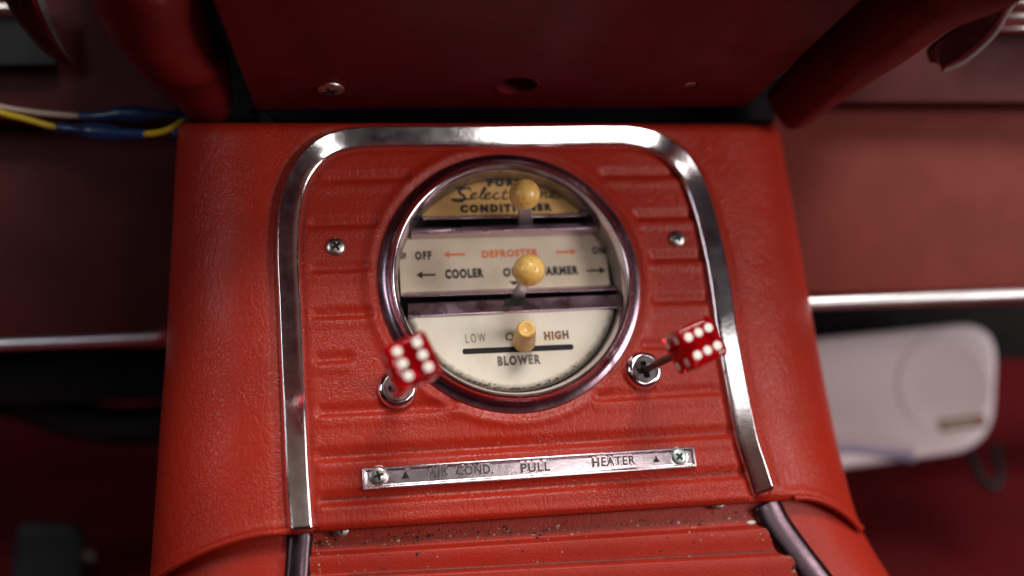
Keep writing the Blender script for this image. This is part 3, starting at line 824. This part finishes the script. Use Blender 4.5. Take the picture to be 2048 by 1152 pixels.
# ================================================================== LOWER CONSOLE
HL = -40
lt_px = [(601,1050),(599,1085),(597,1120),(595,1160),(592,1230),(590,1300)]
rt_px = [(1524,985),(1545,1030),(1572,1072),(1603,1115),(1638,1160),(1700,1240),(1760,1320)]
lL0 = [(F(x, y, HL)[1], F(x, y, HL)[0]) for x, y in lt_px]; lR0 = [(F(x, y, HL)[1], F(x, y, HL)[0]) for x, y in rt_px]
lSL = [(F(x, y, HL-100)[1], F(x, y, HL-100)[0]) for x, y in ((330,1000),(322,1060),(312,1110),(304,1152),(290,1230),(280,1300))]
lSR = [(F(x, y, HL-90)[1], F(x, y, HL-90)[0]) for x, y in ((1690,1000),(1716,1050),(1742,1100),(1772,1152),(1820,1230),(1860,1300))]
def low_v(u, k):       # k 0..1 top to bottom
    a = bottom_v(u) + 55; b = F(1024, 1290, HL)[1]; return a + (b-a)*k
la = yline(630, 1108, 1510, 1053, HL); lb = yline(690, 1152, 1550, 1108, HL); lc = yline(690,1200,1560,1160,HL)
def low_relief(u, v):
    r = 1.2*noise.noise(Vector((u/80, v/80, 9)))
    for f, s in ((la, 1.0), (lb, 0.8), (lc, 0.8)):
        t = v - f(u); r += s*(16*(1 - sst(-6, 5, t)) - 10*sst(-10, -58, t) if s else 0)*1.0 if f is not lc else 0
    return r - 6
def low_vf():
    V = []; ks = [k/130 for k in range(131)]
    ss = [0, 0.03, 0.05] + [0.05+0.2*k/30 for k in range(1, 30)] + [0.25+0.5*k/120 for k in range(121)] + [0.75+0.2*k/30 for k in range(1, 31)] + [0.97, 1]
    for k in ks:
        for s in ss:
            u = cross(low_v(0, k), s, lL0, lR0, lSL, lSR)[0]
            for _ in range(3):
                v = low_v(u, k); u, h, w = cross(v, s, lL0, lR0, lSL, lSR)
            q = low_relief(u, v)*min(1, w) if w > 0 else 0
            V.append((u, v, h + HL + q))
    n = len(ss)
    return V, [(j*n+i, j*n+i+1, (j+1)*n+i+1, (j+1)*n+i) for j in range(len(ks)-1) for i in range(n-1)]
lower = thing('lower_console', 'lower red console section below the seam, dirty ribbed top and two tarnished trim strips', 'console', CM)
build('vinyl_cover', low_vf(), M_vinyl_low, lower)
for pts, w in (([(600,1078),(598,1100),(596,1130),(594,1160),(592,1230)], 22), ([(1541,1016),(1556,1046),(1578,1078),(1606,1116),(1640,1160),(1700,1240)], 30)):
    pp = catmull([(*F(x, y, HL+14), HL+2) for x, y in pts], 6)
    pr = [(-x*w/22, y*0.7) for x, y in [(-22,-6),(-23,3),(-20,11),(-13,16),(0,18),(13,16),(20,11),(23,3),(22,-6)]]
    o = build('trim_strip', trim_vf(pp, pr, 9), M_smoke, lower, angle=60)

# dirt crumbs in the seam and on the lower ribs
V, Fc = [], []
def crumb(u, v, h, r):
    n = len(V); k = 6
    sq = random.uniform(0.4, 1.0); a0 = random.random()*6
    for i in range(k):
        a = a0 + 2*math.pi*i/k; rr = r*random.uniform(0.6, 1.2)
        V.append((u + rr*math.cos(a), v + rr*math.sin(a)*sq, h))
    V.append((u, v, h + r*0.6))
    for i in range(k): Fc.append((n+i, n+(i+1) % k, n+k))
def lowh(u, v): return HL + low_relief(u, v)
for _ in range(330):
    x = random.uniform(625, 1510); base = 1062 + (x-620)*(-0.063)
    y = base + abs(random.gauss(0, 1))*16 + 14; u, v = F(x, y, HL-4); crumb(u, v, lowh(u, v), min(5, random.lognormvariate(0.5, 0.55)))
for _ in range(110):
    x = random.uniform(625, 1600); y = random.uniform(1090, 1152) - (x-620)*0.05; u, v = F(x, y, HL+4); crumb(u, v, lowh(u, v), min(4, random.lognormvariate(0.35, 0.5)))
for _ in range(150):
    k = random.random(); x = 1520 + 90*k + random.gauss(0, 7) - 12; y = 1030 + 120*k + random.gauss(0, 8); u, v = F(x, y, HL); crumb(u, v, lowh(u, v), min(4.5, random.lognormvariate(0.3, 0.5)))
for _ in range(60):
    x = 632 + random.gauss(0, 9); y = random.uniform(1075, 1150); u, v = F(x, y, HL); crumb(u, v, lowh(u, v), min(4, random.lognormvariate(0.2, 0.5)))
for _ in range(120):
    x = random.uniform(640, 1490); y = random.choice([1004, 985, 1030, 912]) + random.gauss(0, 6) - (x-640)*0.063; u, v = F(x, y, 0); crumb(u, v, relief(u, v), min(2.6, random.lognormvariate(0.0, 0.5)))
o = build('dirt_crumbs', (V, Fc), M_crumbs, None, CM, recalc=False)
tag(o, 'brown and pale dirt crumbs scattered in the console seam', 'dirt', kind='stuff')
u, v = F(1505, 1045, HL); o = build('white_chip', xf(lathe([(11, 0), (10, 2.5), (6, 4), (0.5, 4.4)], (0, 0, 0), 20, sy=0.38), Matrix.Translation((0, 0, 0))), mat('white_flake', (0.7, 0.66, 0.6), 0.5), None, FACE.mat(u, v, lowh(u, v)))
tag(o, 'small white oval flake lying in the seam beside the right tarnished strip', 'flake')

# ================================================================== OVERHANGING DASH PANEL
BLp, BRp, TLp = cp(512, 218, 2022), cp(1491, 213, 2205), cp(428, 0, 1590)
nn = (BRp-BLp).cross(TLp-BLp).normalized()
if nn.z < 0: nn = -nn
OV = Plane(BLp.lerp(BRp, 0.5), nn, up=(TLp-BLp))
def ov(px, py): return OV.uv(px, py, 0)
outl = [ov(512, 218), ov(1491, 213), ov(1722, 0), ov(1900, -150), ov(362, -150), ov(428, 0)]
OVM = OV.mat(0, 0, 0)
over = thing('dash_underside_panel', 'flat red painted panel, colour darkened for shade, overhanging the top of the console, with screw and round hole', 'dash panel', OVM)
def panel_with_holes(out, holes, z0, z1):
    bm = bmesh.new(); es = []
    for ring in [out] + holes:
        vs = [bm.verts.new((x, y, z1)) for x, y in ring]
        es += [bm.edges.new((vs[i], vs[(i+1) % len(vs)])) for i in range(len(vs))]
    bmesh.ops.triangle_fill(bm, use_beauty=True, use_dissolve=False, edges=es)
    r = bmesh.ops.extrude_face_region(bm, geom=bm.faces[:])
    for g in r['geom']:
        if isinstance(g, bmesh.types.BMVert): g.co.z = z0
    bm.verts.index_update(); V = [tuple(x.co) for x in bm.verts]; Fp = [tuple(w.index for w in f.verts) for f in bm.faces]; bm.free(); return V, Fp
def hole(px, py, r, n=28):
    c = ov(px, py); return [(c[0] + r*math.cos(2*math.pi*k/n), c[1] + r*math.sin(2*math.pi*k/n)) for k in range(n)]
build('panel', panel_with_holes(outl, [hole(1034, 172, 41), hole(1382, 171, 16)], -14, 0), M_under, over, smooth=False)
hc = ov(1034, 172); build('hole_lining', lathe([(41.4, 0.4), (43.5, 0.8), (43.5, -2), (40.5, -16), (40.5, -70), (1, -70)], (*hc, 0), 40), M_under, over)
sc0 = ov(661, 177); add_screw(over, sc0[0], sc0[1], 0, 27, 0.4, dome=0.2)
sc1 = ov(1380, 172); add_screw(over, sc1[0], sc1[1], -5, 13, 0.8, dome=0.3)
# sides and back of the overhang
oc = [ov(512,218), ov(1491,213), ov(1900,-150), ov(362,-150)]
V = [(x, y, -14) for x, y in oc] + [(oc[0][0]+14, oc[0][1]+10, -420), (oc[1][0]-14, oc[1][1]+10, -420), (oc[2][0]-20, oc[2][1], -420), (oc[3][0]+20, oc[3][1], -420)]
build('housing', (V, [(0,1,5,4),(1,2,6,5),(2,3,7,6),(3,0,4,7),(4,5,6,7)]), M_shadowpaint, over, smooth=False)

# ================================================================== ROLLED PADDING EITHER SIDE
def sprof(a, b, e=2.6, n=28):
    out = []
    for k in range(n):
        t = 2*math.pi*k/n; c, s = math.cos(t), math.sin(t)
        out.append((a*abs(c)**(2/e)*(1 if c > 0 else -1), b*abs(s)**(2/e)*(1 if s > 0 else -1)))
    return out
def beam(pts, e, round_end, asp=0.8):
    """pts: (px, py, depth, half width in photo px)"""
    P = [cp(x, y, d) for x, y, d, w in pts]; W = [w*d/D for x, y, d, w in pts]
    path = [P[0] + (P[0]-P[1]).normalized()*W[0]*round_end*k for k in (1.0, 0.92, 0.75, 0.45)] + P
    sc = [W[0]*k for k in (0.05, 0.39, 0.66, 0.89)] + W
    q = catmull([(p.x, p.y, p.z) for p in path[3:]], 8); ws = [v.x for v in catmull([(w, 0, 0) for w in sc[3:]], 8)]
    return sweep(path[:3] + q, sprof(1, asp, e), Vector((0, 0.2, 1)), scale=sc[:3] + ws)
MC0 = MC.copy()
def cam_build(name, vf, m, label, cat, origin, group=None, **k):
    M = MC @ Matrix.Translation(Vector(origin)*S); o = build(name, vf, m, None, M, off=tuple(origin), **k)
    return tag(o, label, cat, group)
cam_build('padded_bolster', beam([(408,196,2085,60),(384,150,1990,80),(350,90,1880,98),(318,30,1760,108),(292,-30,1640,118),(270,-140,1450,150),(220,-290,1250,180)], 2.2, 0.8), M_roll,
          'red rounded padded bolster hanging left of the overhanging dark panel', 'bolster', cp(416, 220, 2085))
cam_build('padded_bolster', beam([(1582,210,2210,50),(1640,160,2120,58),(1704,106,2010,66),(1770,52,1900,76),(1856,-18,1780,86),(2000,-120,1620,120),(2160,-270,1400,140)], 3.6, 0.45), M_roll,
          'dark red flat sided bolster hanging right of the overhanging dark panel', 'bolster', cp(1570, 220, 2210))

# ================================================================== DASH LEFT AND RIGHT (behind)
dashboard = thing('dashboard', 'maroon lower dashboard behind the console, blurred panels edged with chrome strips', 'dashboard', MC @ Matrix.Translation(cp(1024, 400, 2450)*S))
DINV = dashboard.matrix_world.inverted()
def slab(name, quad, depth0, depth1, thick, m, label, cat, bev=10, parent=None, group=None):
    """photo-space quad (tl,tr,br,bl) at depth0 (left) .. depth1 (right), extruded away"""
    pl = [cp(x, y, depth0 if i in (0, 3) else depth1) for i, (x, y) in enumerate(quad)]
    n = (pl[1]-pl[0]).cross(pl[3]-pl[0]).normalized()
    if n.z < 0: n = -n
    c = sum(pl, Vector())/4; p = Plane(c, n)
    pts = [((q-c).dot(p.u), (q-c).dot(p.v)) for q in pl][::-1]
    o = build(name, extrude_poly(pts, -thick, 0, bev), m, dashboard, None, angle=40)
    o.matrix_basis = DINV @ p.mat()
    if label: o['label'] = label
    return o, p
slab('knee_panel', [(-260,262),(420,250),(420,672),(-260,700)], 2420, 2480, 120, M_kneeshade, 'maroon lower dash panel left of the console, colour darkened for shade, above a chrome strip', 'dash panel', 14)
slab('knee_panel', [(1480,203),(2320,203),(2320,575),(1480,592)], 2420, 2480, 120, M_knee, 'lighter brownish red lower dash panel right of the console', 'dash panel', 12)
slab('dash_beam', [(-300,-260),(640,-260),(640,238),(-300,238)], 2330, 2350, 150, M_kneeshade, None, None, 10)
slab('gap_shade', [(300,-260),(1600,-260),(1552,242),(350,242)], 2305, 2320, 150, M_shadowpaint, None, None, 10)  # black sheet painted in as shade for the gap under the overhang
slab('dash_beam', [(1380,-260),(2330,-260),(2330,205),(1380,205)], 2330, 2370, 150, M_kneeshade, None, None, 10)
# unseen slab above the frame, added to shade the console top and panels
dt = [cp(180, -60, 2330), cp(1800, -60, 2330), cp(2000, -105, 1480), cp(60, -105, 1600)]
o = build('dash_shade_slab', ([tuple(v) for v in dt] + [tuple(v + Vector((0, 160, 0))) for v in dt], [(0,1,2,3),(7,6,5,4),(0,1,5,4),(1,2,6,5),(2,3,7,6),(3,0,4,7)]), M_kneeshade, dashboard, off=tuple(cp(1024, 400, 2450)), smooth=False)
# chrome strips
def strip(pts, r, label, m=M_strip, asp=0.7):
    P = [cp(x, y, d) for x, y, d in pts]
    vf = sweep(catmull(P, 4), [(x, y*asp) for x, y in circ(r, 20)], Vector((0, 0, 1)))
    o = build('chrome_strip', vf, m, dashboard, off=tuple(cp(1024, 400, 2450)))
    o['label'] = label; return o
strip([(-200,697,2330),(0,689,2345),(160,683,2355),(290,677,2365),(318,672,2372),(330,664,2385)], 15.5, 'blurred chrome strip along the bottom of the left dash panel')
strip([(1600,608,2370),(1626,607,2370),(1760,601,2375),(1900,595,2385),(2048,589,2395),(2200,583,2400)], 16, 'bright chrome strip along the bottom of the right dash panel')
# black sheets painted as the shade in the cavity below the dash
slab('cavity_shade', [(-300,705),(430,690),(430,800),(-300,815)], 2600, 2650, 40, M_shadowpaint, 'black sheet painted as shade under the left chrome strip', 'shade sheet', 8)
slab('cavity_shade', [(1450,618),(2330,600),(2330,720),(1450,720)], 3150, 3250, 40, M_shadowpaint, 'black sheet painted as shade under the right chrome strip', 'shade sheet', 8)
P = [cp(x, y, d) for x, y, d in ((-120,770,2900),(40,800,2900),(150,838,2890),(260,850,2890),(400,835,2900))]
cam_build('heater_hose', sweep(catmull(P, 6), circ(58, 20), Vector((0, 0, 1))), M_rubber, 'dark heater hose bulging in the footwell shadow at left', 'hose', P[0])
# floor: carpet sheet from the firewall down and towards the viewer
def carpet_vf():
    V, Fc = [], []; nx, ny = 60, 50
    prof_ = [(-400, -4300), (-150, -4300), (150, -4250), (420, -4050), (640, -3650), (820, -3100), (1000, -2300), (1200, -1400), (1400, -400)]
    pp = catmull([(0, 576-y-560, z) for y, z in prof_], 6)
    for p in pp:
        for i in range(nx+1):
            x = -3600 + 7200*i/nx
            V.append((x, p.y - 60 + 10*noise.noise(Vector((x/300, p.y/300, p.z/300))), p.z + 30*noise.noise(Vector((x/400, p.y/200, 1)))))
    n = nx+1
    for j in range(len(pp)-1):
        for i in range(nx): Fc.append((j*n+i, j*n+i+1, (j+1)*n+i+1, (j+1)*n+i))
    return V, Fc
o = build('floor_carpet', carpet_vf(), M_carpet, None, MC); tag(o, kind='structure')
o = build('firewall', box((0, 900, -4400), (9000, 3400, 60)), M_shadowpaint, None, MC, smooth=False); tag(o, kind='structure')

# ================================================================== SPEAKER
SP = Plane(cp(1800, 790, 2950), (-0.06, 0.10, 1.0), R(4.5))
def sp(px, py): return SP.uv(px, py, 0)
def rounded(pts, rad, n=7):
    out = []; N = len(pts)
    for i in range(N):
        p = Vector(pts[i]); a = (Vector(pts[i-1])-p).normalized(); b = (Vector(pts[(i+1) % N])-p).normalized(); r = rad[i]
        p0, p2 = p + a*r, p + b*r
        for k in range(n+1):
            t = k/n; out.append(tuple(p0*(1-t)**2 + p*2*t*(1-t) + p2*t*t))
    return out
so = rounded([sp(1480, 966), sp(1990, 898), sp(2002, 640), sp(1480, 692)], [40, 130, 130, 60])
spk = thing('speaker_box', 'white lilac speaker with rounded corners and small dark badge, blurred in the right footwell', 'speaker', SP.mat())
build('body', extrude_poly(so, -170, 0, 22), M_speaker, spk, angle=60)
si = rounded([sp(1490, 880), sp(1700, 868), sp(1835, 905), sp(1972, 878), sp(1983, 662), sp(1490, 706)], [20, 120, 90, 100, 100, 40])
build('grille', extrude_poly(si, 0.2, 6, 5), M_grille, spk, angle=60)
c = sp(1885, 770); build('woofer_dish', lathe([(150, 6.2), (140, 10.5), (128, 8.0), (60, 6.9), (1, 6.6)], (*c, 0), 64, sx=0.92), M_grille, spk)
b0 = sp(1922, 846); R4 = Matrix.Translation((b0[0], b0[1], 7)) @ Matrix.Rotation(R(4), 4, 'Z')
bd = build('badge', xf(box((0, 0, 2), (132, 36, 6)), R4), M_badge, spk, smooth=False)
def spt(s, w, h_, x, m, nm):
    V, Fc_ = text_vf(s, bold=0.03); V = [(a*w + x, b*h_, 5.2 + c_*1.2) for a, b, c_ in V]
    build(nm, xf((V, Fc_), R4), m, bd, smooth=False)
for k in range(7): build('badge_mark', xf(box((-52 + k*14, 0, 5.6), (8, 15 + 5*(k % 2), 1.2)), R4), M_badgeletter, bd, smooth=False)
build('badge_mark', xf(box((52, 5, 5.6), (18, 14, 1.2)), R4), M_badgered, bd, smooth=False)
for k, (y0, w) in enumerate(((880, 7), (893, 5), (906, 10))):
    P = [Vector((*sp(x, y), 1.5)) for x, y in ((1560, y0+4), (1690, y0 - 6), (1760, y0 + 2), (1830, y0 + 20 - k*4))]
    build('stripe', sweep(catmull(P, 6), [(x*w, y*2) for x, y in circ(1, 8)], Vector((0, 0, 1))), M_lilac if k < 2 else mat('blue_grey_stripe', (0.16, 0.16, 0.26), 0.5), spk)
P = [cp(x, y, d) for x, y, d in ((1935,900,3020),(1950,930,2980),(1962,955,2950),(1985,975,2930),(2000,955,2950),(1996,925,3000),(1990,890,3050))]
cam_build('speaker_cable', sweep(catmull(P, 6), circ(13, 12), Vector((0, 0, 1))), M_rubber, 'black cable looping below the lower right corner of the speaker', 'cable', P[0])

# ================================================================== PEDAL
PP = Plane(cp(85, 1120, 2900), (0.05, 0.35, 1.0), R(-4))
pd = thing('pedal', 'dark grey rubber foot pedal with ribbed pad in the left footwell', 'pedal', PP.mat())
w0 = [PP.uv(10, 1290), PP.uv(152, 1290), PP.uv(160, 1048), PP.uv(28, 1040)]
build('pad', extrude_poly(rounded(w0, [30, 30, 50, 50]), -40, 0, 12), M_rubber, pd, angle=60)
for k in range(5):
    a = PP.uv(40 + k*24, 1070); b = PP.uv(34 + k*24, 1280)
    build('tread_rib', sweep([Vector((*a, 1)), Vector((*b, 1))], circ(7, 8), Vector((0, 0, 1))), M_rubber, pd)
build('arm', sweep([Vector((0, 60, -40)), Vector((30, -300, -130))], circ(24, 12), Vector((0, 0, 1))), M_rubber, pd)
q = cp(172, 1115, 2960); cam_build('steel_bolt', lathe([(34, -30), (34, 0), (28, 14), (14, 22), (0.5, 24)], tuple(q), 24, cap0=True), M_rod, 'blurred steel bolt head right of the foot pedal', 'bolt', q)

# ================================================================== WIRES
def wire(name, label, segs, conns, origin):
    M = MC @ Matrix.Translation(origin*S); t = thing(name, label, 'wire', M, 'wires under the dash at left')
    for pts, r, m, lab in segs:
        o = build('insulation', tube([cp(*p) for p in pts], r, 12, 6, Vector((0, 0.1, 1))), m, t, off=tuple(origin))
        if lab: o['label'] = lab
    for pts, sc in conns:
        path = catmull([cp(*p) for p in pts], 6); n = len(path); ss = []
        for i in range(n):
            x = i/(n-1)*(len(sc)-1); j = min(int(x), len(sc)-2); ss.append(sc[j] + (sc[j+1]-sc[j])*sst(0, 1, x-j))
        build('crimp_connector', sweep(path, circ(1, 14), Vector((0, 0.1, 1)), scale=ss), M_blue, t, off=tuple(origin))
wire('cream_wire', 'cream insulated wire ending in a blue crimp connector, upper of the two', [([(-120,188,2130),(0,214,2120),(60,224,2115),(110,229,2110),(170,233,2108)], 6.8, M_wirew, None)],
     [([(163,233,2108),(200,233,2106),(235,229,2104),(290,229,2104),(330,230,2110),(390,236,2140)], [12, 11, 12.5, 17, 17, 12, 11, 10])], cp(0, 214, 2120))
wire('yellow_wire', 'yellow wire through a blue crimp connector, lower of the two',
     [([(-120,184,2140),(0,225,2105),(50,238,2100),(100,252,2095),(125,256,2090)], 7.2, M_wirey, None), ([(284,268,2080),(315,266,2085),(345,256,2095),(385,232,2150)], 7.4, M_wirey, None)],
     [([(117,255,2092),(150,259,2088),(180,262,2082),(225,266,2080),(255,268,2080),(290,269,2080)], [12, 11, 13, 19, 18, 13, 13, 12])], cp(0, 225, 2105))
wire('red_wire', 'short red wire end with a dark blue connector below the left bolster', [([(362,266,2100),(395,262,2110),(430,250,2150)], 6.5, M_wirer, None)],
     [([(330,262,2105),(350,267,2100),(368,267,2100)], [8, 11, 10])], cp(362, 266, 2100))
P = [cp(505,218,2060), cp(520,232,2040), cp(545,252,2010), cp(574,273,1985)]
cam_build('cable_tie', sweep(catmull(P, 5), [(x, y*0.45) for x, y in circ(8, 10)], Vector((0, 0, 1))), M_dark, 'black cable tie end sticking out below the left corner of the dark panel', 'cable tie', P[-1])

# ================================================================== GRILLES AND VENT FINS AT THE TOP CORNERS
gr = thing('ribbed_grille', 'chrome ribbed dash grille at the top right corner', 'grille', MC @ Matrix.Translation(cp(2030, 30, 2260)*S))
for y, r in ((-18, 11), (5, 9), (34, 8), (58, 5)):
    P = [cp(1975, y+1, 2262), cp(2250, y-2, 2275)]
    build('rib', sweep(P, circ(r, 14), Vector((0, 0, 1))), M_strip, gr, off=tuple(cp(2030, 30, 2260)))
bk = [cp(1960, -80, 2285), cp(2260, -80, 2295), cp(2260, 64, 2295), cp(1960, 64, 2285)]
build('backing', ([tuple(v) for v in bk] + [tuple(v - Vector((0, 0, 20))) for v in bk], [(0,1,2,3),(7,6,5,4),(0,1,5,4),(1,2,6,5),(2,3,7,6),(3,0,4,7)]), M_under, gr, off=tuple(cp(2030, 30, 2260)), smooth=False)
q = cp(30, 20, 2260); g2 = thing('ribbed_grille', 'dull chrome grille bar over black at the top left corner', 'grille', MC @ Matrix.Translation(q*S))
build('rib', sweep([cp(-200, 20, 2262), cp(40, 17, 2262)], circ(12, 14), Vector((0, 0, 1))), M_steel, g2, off=tuple(q))
bk = [cp(-220, 32, 2275), cp(100, 30, 2275), cp(110, 128, 2275), cp(-220, 130, 2275)]
build('backing', ([tuple(v) for v in bk] + [tuple(v - Vector((0, 0, 20))) for v in bk], [(0,1,2,3),(7,6,5,4),(0,1,5,4),(1,2,6,5),(2,3,7,6),(3,0,4,7)]), M_rubber, g2, off=tuple(q), smooth=False)
def fin(label, spine, rim, thick_pts):
    q = cp(*spine[0]); t = thing('vent_fin', label, 'vent fin', MC @ Matrix.Translation(q*S), 'curved fins at the ends of the dash grilles')
    A_ = catmull([cp(*p) for p in spine], 6); B_ = catmull([cp(*p) for p in rim], 6); n = min(len(A_), len(B_)); V = []
    for i in range(n):
        m = A_[i].lerp(B_[i], 0.5) + Vector((0, 0, thick_pts))
        for f in range(7):
            k = f/6; V.append(tuple(A_[i]*(1-k) + B_[i]*k + Vector((0, 0, thick_pts*math.sin(math.pi*k)))))
        for f in range(7):
            k = 1 - f/6; V.append(tuple(A_[i]*(1-k) + B_[i]*k + Vector((0, 0, thick_pts*math.sin(math.pi*k) - 7))))
    m = 14; Fc = [(i*m+j, i*m+(j+1) % m, (i+1)*m+(j+1) % m, (i+1)*m+j) for i in range(n-1) for j in range(m)]
    Fc += [tuple(range(m)), tuple((n-1)*m+j for j in range(m))]
    build('blade', (V, Fc), M_smoke, t, off=tuple(q))
    build('rim', sweep(B_[:n], circ(1, 10), Vector((0, 0, 1)), scale=[9 - 4*i/n for i in range(n)]), M_clear, t, off=tuple(q))
    C_ = [B_[i].lerp(A_[i], 0.16) + Vector((0, 0, thick_pts*0.5)) for i in range(n)]
    build('red_line', sweep(C_, circ(3.6, 8), Vector((0, 0, 1))), M_roll, t, off=tuple(q))
fin('translucent curved fin with red edge beside the grille at upper right', [(2010,-60,1950),(1955,15,2000),(1890,68,2050),(1857,96,2090),(1862,124,2110)], [(2080,-60,1950),(2022,10,2000),(1985,70,2050),(1930,120,2090),(1884,142,2110)], 22)
fin('slim tapering fin with reddish edge at upper left', [(-20,-60,2000),(20,20,2030),(60,75,2070),(95,110,2100),(140,132,2130)], [(60,-60,2000),(85,10,2030),(105,60,2070),(125,100,2100),(146,132,2130)], 16)
